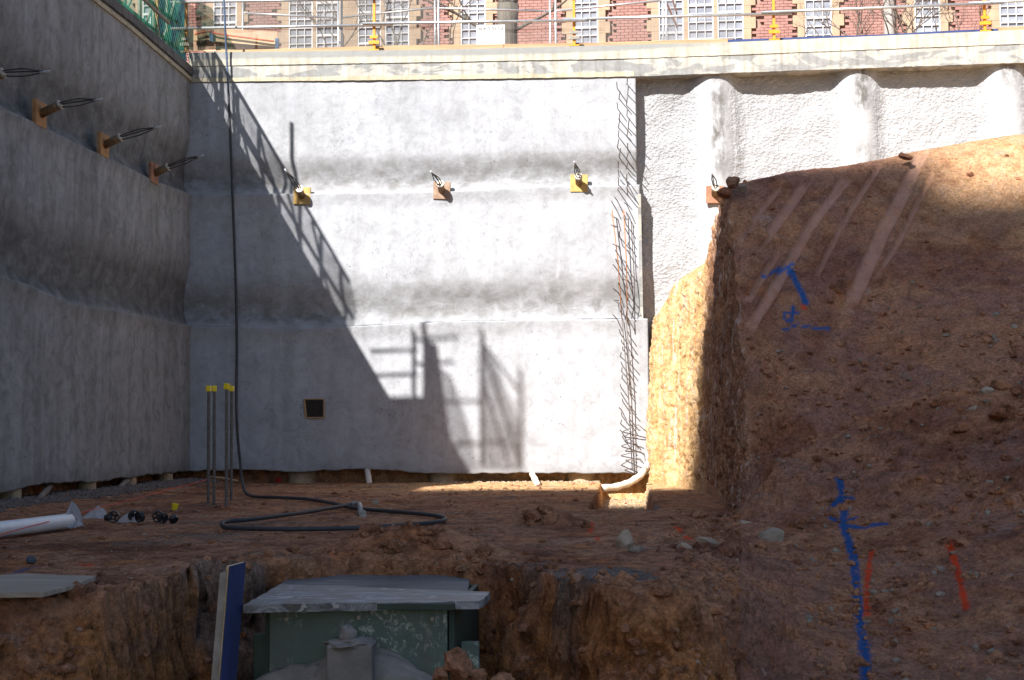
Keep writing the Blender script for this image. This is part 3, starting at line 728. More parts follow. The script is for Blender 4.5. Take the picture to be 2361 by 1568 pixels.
# ------------------------------------------------------------------ retaining walls
def zat(pts, X, Yp=YW):            # height of a traced line at X
    q = [PY(u, v, Yp) for u, v in pts]
    return np.interp(X, [p[0] for p in q], [p[2] for p in q])
CB = [(300,190),(431,190),(1030,184),(1465,177),(1672,169),(2361,145),(2700,134)]      # under the capping beam
L12 = [(300,452),(435,449),(697,448),(1020,443),(1240,432),(1425,428),(1700,424)]
L23 = [(300,757),(435,753),(700,758),(870,750),(1060,741),(1425,736),(1700,733)]
BOT = [(300,1090),(435,1086),(560,1083),(700,1088),(850,1080),(1000,1092),(1225,1090),(1425,1090),(1500,1094),(1700,1095)]
def lift(name, zt, zb, hor, place, mat, parent, idx, n_along, ragged_b, z_lo=0.0):
    nz = 110
    t = np.linspace(0, 1, nz)[:, None]
    a = np.linspace(hor[0], hor[1], n_along)[None, :]
    zt_ = zt(a) + 0.012 * fbm(a * 3, 3.1 * idx, 0.5, 3) * (idx > 0); zb_ = zb(a) + ragged_b * fbm(a * 3.2, 7.7 * idx, 1.5, 4)
    Z = zt_ + (zb_ - zt_) * t
    A = np.broadcast_to(a, Z.shape)
    lw = place is placeX
    dip = ((0.13 if lw else 0.10) if idx < 2 else 0.0) * sstep(0.45 if lw else 0.66, 0.90, t) * (1 - 0.55 * sstep(0.90, 1.0, t))
    dip = dip * (1 + 0.35 * pn(A * 0.6, 0.3, idx))
    o = 0.020 * idx + (0.03 * sstep(0.12, 0.0, t) * (idx > 0)) - dip
    o = o + 0.015 * fbm(A * 0.8, Z * 0.8, idx * 3.3, 3) + 0.004 * fbm(A * 5, Z * 5, 2.0, 3)
    if idx > 0: o = o + 0.012 * np.maximum(0, fbm(A * 9, Z * 9, 4.0, 3)) * sstep(0.14, 0.0, t)
    seam_shade = 0.9 * sstep(0.50, 0.90, t + 0.05 * pn(A * 2, 0.3, 4.0)) * (1 - sstep(0.93, 1.0, t + 0.03 * pn(A * 7, 2.0, 1.0)) * 0.75) * (idx < 2) + 0.30 * sstep(0.10, 0.0, t) * (idx > 0) + (0.45 * sstep(0.90, 1.0, t) if idx == 2 else 0)
    if lw: seam_shade = np.clip(seam_shade + 0.75 * sstep(0.30, 0.85, t + 0.08 * pn(A * 1.3, Z * 0.7, 4.0)) * (1 - 0.8 * sstep(0.90, 1.0, t)) * (idx < 2), 0, 1)
    P = place(A, o, Z)
    # skirt round the back so the lift has thickness
    back = place(A[-1:], np.full((1, n_along), -0.28), Z[-1:] + 0.02); topb = place(A[:1], np.full((1, n_along), -0.28), Z[:1])
    P = np.concatenate([topb, P, back], 0); seam_shade = np.concatenate([seam_shade[:1], seam_shade, seam_shade[-1:]], 0)
    L = P[:, :1].copy(); Rr = P[:, -1:].copy()
    bk_ = place(np.array([[0.0]]), np.array([[-0.28]]), np.array([[0.0]]))[0, 0]
    if place is placeY: L[..., 1] = bk_[1]; Rr[..., 1] = bk_[1]
    else: L[..., 0] = bk_[0]; Rr[..., 0] = bk_[0]
    P = np.concatenate([L, P, Rr], 1); seam_shade = np.concatenate([seam_shade[:, :1], seam_shade, seam_shade[:, -1:]], 1)
    return grid_mesh(name, P, mat, parent, attrs={'seam_shade': seam_shade}, flip=(place is placeX))
def placeY(A, o, Z): return np.stack([A + 0 * Z, YW - o + 0 * A, Z + 0 * A], -1)
def placeX(A, o, Z): return np.stack([XW + o + 0 * A, A + 0 * Z, Z + 0 * A], -1)
XE = [PY(1467, 300, YW)[0], PY(1477, 600, YW)[0], PY(1496, 900, YW)[0]]
wall = empty('retaining_wall', (-3.5, YW + 0.1, 0.15))
tag(wall, 'sunlit grey sprayed concrete retaining wall in three lifts with starter bars at its end', 'retaining wall')
lines = [lambda x: zat(CB, x) + 0.03, lambda x: zat(L12, x), lambda x: zat(L23, x), lambda x: zat(BOT, x)]
for i in range(3):
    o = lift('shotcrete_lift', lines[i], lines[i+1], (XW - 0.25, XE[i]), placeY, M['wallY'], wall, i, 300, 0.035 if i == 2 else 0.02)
lwall = empty('retaining_wall', (XW - 0.1, 16, 0.15))
tag(lwall, 'shaded grey retaining wall on the left with three anchor plates in view', 'retaining wall')
def zatX(pts, Y):
    q = sorted([tuple(PX(u, v, XW)) for u, v in pts], key=lambda p: p[1])
    ys_ = np.array([p[1] for p in q]); zs_ = np.array([p[2] for p in q])
    z = np.interp(Y, ys_, zs_)
    return np.where(Y < ys_[0], zs_[0] , z)
LCB = [(215,4),(300,70),(436,186)]
LL12 = [(0,250),(88,292),(236,362),(352,418),(436,449)]
LL23 = [(0,640),(60,660),(150,698),(300,724),(436,752)]
LBOT = [(0,1133),(90,1118),(200,1110),(300,1100),(436,1086)]
lines = [lambda y: zatX(LCB, y) + 0.03, lambda y: zatX(LL12, y), lambda y: zatX(LL23, y), lambda y: zatX(LBOT, y)]
for i in range(3):
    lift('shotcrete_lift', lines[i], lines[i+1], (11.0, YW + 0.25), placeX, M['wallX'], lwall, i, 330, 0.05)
# strip of open pile wall on the right
PILEX = [PY(1652, 400, YW + .05)[0], PY(1985, 400, YW + .05)[0], PY(2328, 400, YW + .05)[0]]
PILEX.append(PILEX[-1] + 2.27)
xs = np.linspace(XE[0] - 0.35, 9.4, 560)[None, :]; zs = np.linspace(0, 1, 230)[:, None]
zt = zat(CB, xs) + 0.10; Zs = 0.3 + (zt - 0.3) * zs; Xs = np.broadcast_to(xs, Zs.shape)
rib = np.zeros_like(Zs); stain = np.zeros_like(Zs); smo = np.zeros_like(Zs)
for k, px in enumerate(PILEX):
    d = (Xs - px + 0.04 * pn(Zs * 0.8, k, 0.1) + 0.02 * fbm(Xs * 3, Zs * 3, k, 2)) / (0.48 + 0.06 * pn(Zs * 0.6, k * 2.0, 0.7))
    r_ = (0.5 + 0.5 * np.cos(np.pi * np.clip(np.abs(d), 0, 1) ** 1.25)) * 0.225
    rib = np.maximum(rib, r_); smo = np.maximum(smo, sstep(0.75, 0.35, np.abs(d)))
    sx_ = Xs - px - 0.02
    stain = np.maximum(stain, sstep(0.20, 0.04, np.abs(sx_ - 0.03 + 0.05 * pn(Zs * 2.1, k * 3.0, 1.0))) * sstep(0.0, 0.35, fbm(Zs * 0.9 + k * 2.2, Xs * 0.3, 2.0 + k, 2) + 0.25) * (0.35 + 0.65 * sstep(4.4, 5.6, Zs)))
bulge = 0.07 * fbm(Xs * 0.9, Zs * 0.9, 1.0, 2) + 0.025 * fbm(Xs * 3, Zs * 3, 5.0, 3)
near = np.zeros_like(Zs)
Ysf = YW + 0.27 - np.maximum(rib, 0) - np.where(rib > 0.1, 0.6, 1.0) * bulge - (0.016 * fbm(Xs * 13, Zs * 15, 2.0, 3)) * (1 - 0.75 * smo)
sp = grid_mesh('pile_wall', np.stack([Xs, Ysf, Zs], -1), M['stucco'], attrs={'stain': stain, 'smooth': smo})
tag(sp, 'rough white sprayed concrete skin over round piles above the earth bank', 'pile wall')
# capping beams: the bands step out a little
def band(name, top, bot, x0, x1, yo, mat, parent, depth=0.5, top_shade=0.0, n=260):
    xs = np.linspace(x0, x1, n); zt = zat(top, xs) ; zb = zat(bot, xs)
    t = np.linspace(0, 1, 14)[:, None]
    Z = zt[None] + (zb - zt)[None] * t; X = np.broadcast_to(xs[None], Z.shape)
    Y = YW - yo + 0.006 * fbm(X * 2, Z * 4, yo * 30, 3) + 0.0 * t
    Z = Z + np.where((t > 0.95), 0.008 * fbm(X * 9, Z, 2.0, 3), 0)
    P = np.stack([X, Y, Z], -1)
    bt = P[:1].copy(); bt[..., 1] = YW + depth; bb = P[-1:].copy(); bb[..., 1] = YW + depth
    P = np.concatenate([bt, P, bb], 0)
    L_ = P[:, :1].copy(); L_[..., 1] = YW + depth; R_ = P[:, -1:].copy(); R_[..., 1] = YW + depth
    P = np.concatenate([L_, P, R_], 1)
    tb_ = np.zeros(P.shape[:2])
    if top_shade:
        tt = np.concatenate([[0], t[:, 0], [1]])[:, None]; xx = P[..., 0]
        tb_ = top_shade * sstep(0.62, 0.42, tt + 0.06 * pn(xx * 1.5, 0.4, 2.0) + 0.35 * sstep(-1.5, 2.5, xx)) * (1 - sstep(0.5, 2.6, xx))
    return grid_mesh(name, P, mat, parent, attrs={'top_shade': tb_}, smooth=False)
CT = [(300,124),(431,122.5),(1030,115.5),(1465,104),(1672,99),(2361,70),(2700,58)]
CD = [(300,156),(431,154),(1030,144),(1465,136),(1672,128.5),(2361,102),(2700,92)]
CM = [(300,184),(431,182),(1030,174),(1465,166),(1700,160)]
cb = empty('capping_beam', (0, YW + 0.2, UZ - 0.4))
tag(cb, 'cream stained concrete capping beam along the top of the sunlit wall', 'capping beam')
band('upper_band', CT, CD, XW - 0.02, 9.4, 0.034, M['cap_top'], cb, top_shade=0.85)
band('patched_band', CD, CM, XW - 0.02, XE[0] - 0.02, 0.018, M['cap_mid'], cb)
band('lower_band', CM, CB, XW - 0.02, XE[0] - 0.02, 0.028, M['cap_low'], cb)
band('lower_beam_face', CD, CB, XE[0] - 0.02, 9.4, 0.022, M['cap_mid'], cb, depth=0.45)
# left capping beam (seen from below at an angle)
lcb = empty('capping_beam', (XW - 0.2, 16, UZ - 0.4))
tag(lcb, 'dark stained capping beam stepping down along the top of the shaded left wall', 'capping beam')
zc0 = zatX(LCB, np.array([YW]))[0]; slope_lo = zatX(LCB, np.array([17.0]))[0]
def lband(name, z_a, z_b, xo, mat, tb=0.0):
    ys_ = np.linspace(10.5, YW + 0.0, 200); base = zatX(LCB, np.clip(ys_, 17.2, 30))
    Z = np.stack([base + z_a, base + z_a, base + (z_a + z_b) / 2, base + z_b, base + z_b], 0)
    xx = np.array([XW - 0.5, XW + xo, XW + xo, XW + xo, XW - 0.3])[:, None]
    Y = np.broadcast_to(ys_[None], Z.shape)
    Z = Z + 0.010 * fbm(Y * 5, Z * 3, 2.0, 3) * np.array([0, 0, 0, 1, 1])[:, None]
    P = np.stack([np.broadcast_to(xx, Z.shape) + 0.006 * fbm(Y * 3, Z * 3, xo * 9, 3), Y, Z], -1)
    return grid_mesh(name, P, mat, lcb, attrs={'top_shade': np.full(P.shape[:2], tb)}, smooth=False, flip=True)
hcap = PY(436, 158, YW)[2] - PY(436, 190, YW)[2]
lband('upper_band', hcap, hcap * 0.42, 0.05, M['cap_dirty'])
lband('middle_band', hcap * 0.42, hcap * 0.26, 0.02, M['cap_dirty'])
lband('lower_band', hcap * 0.26, 0.0, 0.035, M['cap_low'], 0.0)

# starter bars at the end of the sunlit wall
def starter(base, vec, r=0.0075, bend=None, mat=None):
    pts = [np.array(base, float) + np.array([0, 0.06, 0]), np.array(base, float), np.array(base, float) + np.array(vec, float)]
    if bend is not None: pts.append(pts[-1] + np.array(bend, float))
    MB().tube(pts, r, 6).build('starter_bar', mat or M['dark_bar'], wall)
r2 = random.Random(4)
for col_u, v0, v1, n in ((1425, 205, 430, 11), (1446, 195, 440, 11)):
    for k in range(n):
        v = v0 + (v1 - v0) * k / (n - 1) + r2.uniform(-3, 3); u = col_u + r2.uniform(-2.5, 2.5) + (v - 200) * 0.004
        b = PY(u, v, YW - 0.01)
        L = r2.uniform(0.24, 0.33)
        starter(b, (r2.uniform(-0.012, 0.03), -L, r2.uniform(0.03, 0.085)))
for col_u, v0, v1, n in ((1424, 440, 735, 15), (1446, 430, 735, 15)):
    for k in range(n):
        v = v0 + (v1 - v0) * k / (n - 1) + r2.uniform(-3, 3); u = col_u + r2.uniform(-4, 4)
        b = PY(u, v, YW - 0.03)
        L = r2.uniform(0.2, 0.32)
        starter(b, (r2.uniform(-0.10, 0.02), -L, r2.uniform(-0.02, 0.10)), bend=None if k % 4 else (r2.uniform(0.02, 0.07), -0.05, -0.05))
for col_u, v0, v1, n in ((1433, 772, 1010, 15), (1452, 775, 1010, 16)):
    for k in range(n):
        v = v0 + (v1 - v0) * k / (n - 1) + r2.uniform(-3, 3); u = col_u + r2.uniform(-3, 3)
        b = PY(u, v, YW - 0.05); L = r2.uniform(0.16, 0.24)
        starter(b, (r2.uniform(-0.03, 0.02), -L, r2.uniform(0.02, 0.06)))
for k in range(9):
    v = 995 + 11 * k; b = PY(1436 + r2.uniform(-4, 8), v, YW - 0.05)
    starter(b, (r2.uniform(0.05, 0.28), -r2.uniform(0.12, 0.22), r2.uniform(0.0, 0.12)), bend=(r2.uniform(0.02, 0.12), 0.03, -r2.uniform(0.02, 0.14)))
def rod(u0, v0, u1, v1, y0, y1, mat, r=0.008, name='vertical_rod'):
    a, b = PY(u0, v0, y0), PY(u1, v1, y1)
    mid = (a + b) / 2 + np.array([0.02, -0.02, 0]); MB().tube([a, mid, b], r, 6).build(name, mat, wall)
rod(1411, 484, 1434, 735, YW - 0.14, YW - 0.10, M['rust']); rod(1438, 484, 1446, 745, YW - 0.14, YW - 0.10, M['rust'])
rod(1434, 735, 1458, 1085, YW - 0.12, YW - 0.10, M['dark_bar']); rod(1444, 735, 1462, 1085, YW - 0.15, YW - 0.10, M['dark_bar'])
rod(1455, 510, 1464, 770, YW - 0.07, YW - 0.06, M['rebar'], 0.007)
# chipped recess strip behind the bars, edge strip of the second lift
e = MB(); a = PY(1473, 448, YW); b = PY(1483, 737, YW)
e.add([(a[0]-.02, YW-.05, a[2]), (a[0]+.03, YW-.055, a[2]), (b[0]+.0, YW-.055, b[2]), (b[0]-.05, YW-.05, b[2]), (a[0]-.02, YW+.25, a[2]), (a[0]+.03, YW+.25, a[2]), (b[0]+.0, YW+.25, b[2]), (b[0]-.05, YW+.25, b[2])], [(0,1,2,3)[::-1], (1,5,6,2)[::-1], (0,4,5,1)[::-1], (3,2,6,7)[::-1], (0,3,7,4)[::-1]])
e.build('edge_strip', M['pile'] if False else M['cap_mid'], wall)
# boxed-out opening low in the sunlit wall
p0 = PY(703, 921, YW); p1 = PY(749, 963, YW)
bo = MB(); cx, cz = (p0[0]+p1[0])/2, (p0[2]+p1[2])/2; hw, hh = (p1[0]-p0[0])/2, (p0[2]-p1[2])/2
yb = YW - 0.055
bo.poly([(cx-hw, yb, cz+hh), (cx+hw, yb, cz+hh), (cx+hw, yb, cz-hh), (cx-hw*0.8, yb, cz-hh)], (0, 0.004, 0))  # flat dark panel stands in for the shaded inside of the opening
bo.build('opening_shade', simple('opening_dark', (0.028, 0.022, 0.018), (0.016, 0.013, 0.011), 14, 0.9), wall)
fr = MB()
for a, b, wd in (((cx-hw,cz+hh),(cx+hw,cz+hh),.010),((cx+hw,cz+hh),(cx+hw,cz-hh),.014),((cx+hw,cz-hh),(cx-hw*.8,cz-hh),.012),((cx-hw*.8,cz-hh),(cx-hw,cz+hh),.018)):
    A_ = np.array([a[0], yb-.012, a[1]]); B_ = np.array([b[0], yb-.012, b[1]]); fr.tube([A_, B_], wd, 4, smooth=False)
fr.build('opening_frame', M['timber'], wall)

# ------------------------------------------------------------------ things: ground anchors
def anchor(u, v, on, mat, label, tipv, nst=4, size=0.275, tilt=0.0, head=0.17, kind='back'):
    P = PY(u, v, YW - 0.03) if on == 'Y' else PX(u, v, XW + 0.03)
    if kind == 'pile': P = PY(u, v, YW - 0.0)
    o = empty('ground_anchor', P)
    if on == 'Y': ax = np.array([0.0, -1, 0]); sid = np.array([1.0, 0, 0])
    else: ax = np.array([1.0, 0, 0]); sid = np.array([0, 1.0, 0])
    upv = np.array([0, 0, 1.0]); n_out = ax * math.cos(0.42) + upv * math.sin(0.42)
    c, s = math.cos(tilt), math.sin(tilt)
    s1 = sid * c + upv * s; u1 = -sid * s + upv * c
    mb = MB(); h = size / 2
    mb.poly([P + ax*.03 - s1*h - u1*h, P + ax*.03 + s1*h - u1*h, P + ax*.03 + s1*h + u1*h, P + ax*.03 - s1*h + u1*h], -ax * 0.05)
    mb.build('bearing_plate', mat, o, bevel=0.004)
    b0 = P + ax * 0.02
    hd = MB().tube([b0, b0 + n_out * head * 0.8, b0 + n_out * head], [0.055, 0.055, 0.055], 16).build('anchor_head', M['head'], o)
    MB().tube([b0 + n_out * (head - .005), b0 + n_out * (head + 0.035)], 0.062, 16).build('wedge_ring', M['ring'], hd)
    tip = np.array(tipv, float)
    for k in range(nst):
        an = 6.28 * k / nst + 0.5; off = (s1 * math.cos(an) + u1 * math.sin(an)) * 0.028
        st = b0 + n_out * (head + 0.02) + off
        e = P + tip + off * 0.12 + s1 * 0.004 * k
        md = (st + e) / 2 + off * 0.9 + upv * 0.015 * (k % 2)
        pts = [st, st * .75 + md * .25 + off * .2, md, md * .4 + e * .6, e]
        MB().tube(pts, 0.0085, 6).build('strand', M['strand'], o)
    tp = P + tip; d = tip / np.linalg.norm(tip)
    MB().tube([tp - d * 0.06, tp + d * 0.05], [0.017, 0.012], 8).build('tip_tape', M['tape'], o)
    tag(o, label, 'ground anchor', 'cable anchors along the walls')
anchor(697, 452, 'Y', M['plate_y'], 'cable anchor on ochre plate half in shade, nearest the corner on the sunlit wall', (-0.16, -0.42, 0.33), tilt=-0.03)
anchor(1019, 440, 'Y', M['plate_b'], 'cable anchor on brown scuffed plate, middle of the sunlit wall', (-0.11, -0.40, 0.22), tilt=-0.03)
anchor(1335, 423, 'Y', M['plate_y'], 'cable anchor on bright ochre plate beside the starter bars', (-0.05, -0.44, 0.24), tilt=-0.02)
anchor(1648, 449, 'Y', M['plate_r'], 'cable anchor on rusty plate half hidden by the top of the earth bank', (-0.06, -0.36, 0.26), tilt=-0.04, nst=3, kind='pile')
anchor(90, 263, 'X', M['plate_o'], 'large cable anchor on orange plate, left wall, second nearest', (0.72, 0.05, 0.17), nst=3, head=0.24, size=0.31)
anchor(237, 335, 'X', M['plate_o'], 'cable anchor on orange plate at the middle of the left wall', (0.74, 0.05, 0.24), nst=3, head=0.22, size=0.31)
anchor(353, 400, 'X', M['plate_r'], 'cable anchor on red brown plate, left wall, nearest the corner', (0.72, 0.05, 0.26), nst=3, head=0.20, size=0.31)
anchor(-46, 192, 'X', M['plate_o'], 'anchor cables poking in at the left edge of the photo', (0.72, 0.05, 0.12), nst=3, head=0.24, size=0.31)

# ------------------------------------------------------------------ pile stubs and drain socks under the walls
def pile_stub(P, r, label, h=0.42):
    mb = MB(); rs = [r * 1.06, r * 1.02, r * 0.98, r]
    mb.tube([P + np.array([0, 0, -0.25]), P + np.array([0, 0, 0.03]), P + np.array([0, 0, 0.12]), P + np.array([0, 0, h])], rs, 22)
    o = mb.build('concrete_pile', M['pile']); tag(o, label, 'pile', 'pile stubs under the walls')
for u, lab in ((712, 'cream pile stub under the sunlit wall, nearest the corner'), (1026, 'cream pile stub in the middle under the sunlit wall'), (1340, 'sunlit cream pile stub beside the trench')):
    p = PZ(u, 1110, 0.0); pile_stub(np.array([p[0], YW + 0.30, 0.0]), 0.235, lab)
for u, v, lab in ((205, 1150, 'brown pile stub under the left wall with gravel round its foot'), (385, 1112, 'pile stub in deep shade under the left wall by the corner'), (300, 1120, 'small pile stub under the middle of the left wall'), (30, 1175, 'dark pile stub under the left wall at the photo edge')):
    p = PX(u, v, XW - 0.06); pile_stub(np.array([XW - 0.10, p[1], 0.0]), 0.13, lab)
def sock(pts, r, label, mat='sock'):
    pts = [np.array(p) for p in pts]; Q = []
    for a, b in zip(pts[:-1], pts[1:]):
        for t in np.linspace(0, 1, 5)[:-1]: Q.append(a + (b - a) * t)
    Q.append(pts[-1])
    rs = [r * (1 + 0.18 * math.sin(i * 2.1) * rnd.random()) for i in range(len(Q))]
    o = MB().tube(Q, rs, 12).build('drain_sock', M[mat]); tag(o, label, 'drain pipe', 'wrapped drain pipes under the walls')
a = PY(846, 1078, YW - .02); b = PZ(853, 1113, 0.02)
sock([(a[0], YW + .12, a[2] + .05), (a[0] + .01, YW - .02, a[2] - .06), (b[0] - .02, b[1], 0.09), (b[0], b[1] - .02, 0.0)], 0.045, 'short pale wrapped drain pipe under the wall right of the first pile stub')
a = PY(1226, 1088, YW - .02); b = PZ(1238, 1116, 0.02)
sock([(a[0], YW + .12, a[2] + .05), (a[0] + .01, YW - .02, a[2] - .04), (b[0] - .02, b[1], 0.07), (b[0] + .02, b[1] - .02, 0.0)], 0.045, 'short sunlit wrapped drain pipe under the wall left of the trench')
q = [PZ(1488, 1083, .12), PZ(1478, 1097, .08), PZ(1455, 1113, .04), PZ(1425, 1122, .0), PZ(1386, 1125, -.02)]
q[0] = np.array([PY(1488, 1080, YW - .06)[0], YW - .06, PY(1488, 1080, YW - .06)[2]])
sock([(q[0][0], YW + .1, q[0][2] + .1), q[0], (PY(1476, 1098, YW - .25)), (PY(1450, 1114, YW - .45)), (PY(1420, 1123, YW - .62)), (PY(1386, 1126, YW - .8))], 0.055, 'long curved white wrapped drain pipe lying into the trench')
for u, v, u2, v2, lab in ((115, 1122, 75, 1170, 'muddy wrapped drain pipe slanting under the near part of the left wall'), (300, 1103, 262, 1140, 'muddy wrapped drain pipe slanting under the far part of the left wall'), (30, 1150, 5, 1185, 'dark drain pipe under the left wall at the photo edge')):
    a = PX(u, v, XW - .05); b = PX(u2, v2, XW + .12)
    sock([a + np.array([-.15, .05, .08]), a, (a + b) / 2 + np.array([.02, 0, .03]), b], 0.04, lab, 'sock_mud')

# ------------------------------------------------------------------ dowels, hose, pipe, loose things on the floor
def floor_z(x, y): return float(z_ground(np.array([x]), np.array([y]))[0])
def dowel(u0, v0, v1, label, kz=0.0):
    b = PZ(u0, v1, 0.0); t = PY(u0 + 1.0, v0, b[1])
    o = empty('rebar_dowel', (b[0], b[1], -0.1))
    h = t[2] + 0.1; n = int(h / 0.018); pts = []; rs = []
    for i in range(n + 1):
        pts.append((b[0] + (t[0] - b[0]) * i / n, b[1], -0.1 + h * i / n)); rs.append(0.0205 if i % 2 else 0.0175)
    MB().tube(pts, rs, 10, smooth=False).build('bar', M['dowel'], o)
    cp_ = MB(); cp_.box((t[0], b[1], t[2] + 0.005), (0.052, 0.052, 0.068), rotm(0, kz, rnd.uniform(-.4, .4)), 1.06)
    cp_.build('cap', M['yellow'], o, bevel=0.006)
    tag(o, label, 'rebar dowel', 'capped dowels standing in the floor')
dowel(480.5, 897, 1162, 'yellow capped rebar dowel, leftmost of the four')
dowel(493.5, 897, 1166, 'yellow capped rebar dowel, second from the left', 0.06)
dowel(522, 892, 1171, 'yellow capped rebar dowel with the tallest cap, third from the left', 0.08)
dowel(533, 897, 1154, 'yellow capped rebar dowel, rightmost of the four, beside the hose', 0.05)
# yellow cap lying on the floor
p = PZ(402, 1177, 0.0)
mb = MB(); mb.tube([p + np.array([0, 0, 0.005]), p + np.array([0.012, 0, 0.075])], [0.028, 0.040], 14, caps=False)
mb.tube([p + np.array([0.012, 0, 0.075]), p + np.array([0.0, 0, 0.012])], [0.036, 0.025], 14); 
tag(mb.build('yellow_cup', M['yellow']), 'loose yellow plastic cap lying on the dirt by the black spacers', 'cap')
def smooth_path(pts, n=8):
    pts = [np.array(p, float) for p in pts]; P = [pts[0]] + pts + [pts[-1]]; out = []
    for i in range(1, len(P) - 2):
        a, b, c, d = P[i-1], P[i], P[i+1], P[i+2]
        for t in np.linspace(0, 1, n, endpoint=False):
            out.append(0.5 * ((2*b) + (-a + c) * t + (2*a - 5*b + 4*c - d) * t*t + (-a + 3*b - 3*c + d) * t**3))
    out.append(pts[-1]); return out
hose = empty('hose', PZ(560, 1140, 0))
tag(hose, 'long dark hose hanging down the wall and looping over the dirt floor', 'hose')
up = [PY(515, -30, YW - 0.25), PY(519, 60, YW - 0.2), PY(522, 120, YW - 0.12), PY(527, 215, YW - .10), PY(535, 420, YW - .08), PY(543, 640, YW - .10), PY(546, 800, YW - .10), PY(545, 950, YW - .16), PY(553, 1060, YW - .3)]
dn = [PZ(u, v, 0.035) for u, v in ((560, 1128), (575, 1142), (640, 1147), (700, 1150), (760, 1159), (820, 1172), (890, 1178), (960, 1184), (1010, 1190), (1027, 1197), (1005, 1204), (930, 1211), (830, 1217), (700, 1220), (580, 1219), (522, 1216), (512, 1211), (522, 1206), (580, 1201), (680, 1188), (760, 1175), (812, 1166))]
dn[0][2] = 0.12
for q_ in dn[-6:]: q_[2] = 0.05
path = smooth_path(up + dn, 7)
k_top = 7 * 3
MB().tube(path[:k_top + 1], 0.017, 10).build('upper_hose', M['hose_b'], hose)
MB().tube(path[k_top:], 0.020, 10).build('floor_hose', M['hose'], hose)
c = MB(); e0 = path[-1]; p1 = PZ(829, 1163, 0.06); p2 = PZ(832, 1184, 0.03)
c.tube([e0, e0 + (p1 - e0) * 0.6], 0.034, 12); c.tube([e0 + (p1 - e0) * .6, p1, p2], [0.026, 0.026, 0.026], 12); c.tube([p2 + np.array([-.01, .02, 0]), p2 + np.array([.03, -.05, 0])], 0.040, 12)
c.build('coupling', M['coupling'], hose)
# second thin line hanging in front of the corner
ln = smooth_path([PY(556, 0, YW + .3), PY(560, 112, YW + .1), PY(561, 118, YW - .06), PY(564, 158, YW - .06)], 6)
# string line
s0 = PZ(-20, 1247, 0.06); s1 = PZ(482, 1101, 0.10)
s0[2] = 0.09; s1 = PY(484, 1104, 19.4)
tag(MB().tube([s0, s1], 0.0045, 5).build('string_line', M['string']), 'taut pink string line running across the floor to the dowels', 'string')
# pipe
pa = PZ(-90, 1232, 0.08); pb_ = PZ(158, 1201, 0.08)
mb = MB(); mb.tube([pa, pb_], 0.066, 28, caps=False); mb.tube([pb_, pa], 0.061, 28, caps=False)
tag(mb.build('plastic_pipe', M['pvc']), 'white plastic pipe lying on the dirt at the left edge', 'pipe')
# clear plastic bag spilling past the pipe end
n_a, n_b = 40, 26
aa = np.linspace(0, 1, n_a)[:, None]; bb = np.linspace(0, 1, n_b)[None, :]
org = PZ(160, 1222, 0.0); end = PZ(240, 1210, 0.0)
Xp = org[0] + (end[0] - org[0]) * aa + 0 * bb; Yp_ = org[1] - 0.12 + 0.34 * bb + 0.0 * aa
hh_ = 0.15 * np.exp(-((aa - 0.10) / 0.14) ** 2) + 0.10 * sstep(0.98, 0.45, aa) * (0.7 + 0.3 * bb) + 0.012
Zp = hh_ * np.sin(np.pi * np.clip(bb * 0.9 + 0.07, 0, 1)) + 0.03 * fbm(Xp * 7, Yp_ * 7, 1.0, 3) + 0.015
tag(grid_mesh('plastic_bag', np.stack([Xp + 0.05 * pn(bb * 4, aa * 4, 2.0), Yp_ + 0.05 * pn(aa * 4, bb * 4, 0.0), np.maximum(Zp, 0.012)], -1), M['plastic']), 'crumpled clear plastic bag at the end of the white pipe', 'plastic bag')
for (u, v, sc_, lab) in ((218, 1197, .13, 'white plastic scrap behind the bag, left of the first black spacer'), (296, 1207, .12, 'white plastic scrap standing between the black spacers')):
    p = PZ(u, v, 0.0)
    n1 = 14; a1 = np.linspace(-1, 1, n1)[:, None]; b1 = np.linspace(0, 1, n1)[None, :]
    X1 = p[0] + a1 * sc_ * (1.1 - 0.55 * b1); Z1 = b1 * sc_ * (0.95 - 0.35 * np.abs(a1)) + 0.0 * a1; Y1 = p[1] + 0.10 * b1 + 0.05 * pn(a1 * 2 + u, b1 * 2, 0.3)
    tag(grid_mesh('plastic_scrap', np.stack([X1 + 0 * b1, Y1, Z1 + 0.005], -1), M['plastic']), lab, 'plastic scrap')
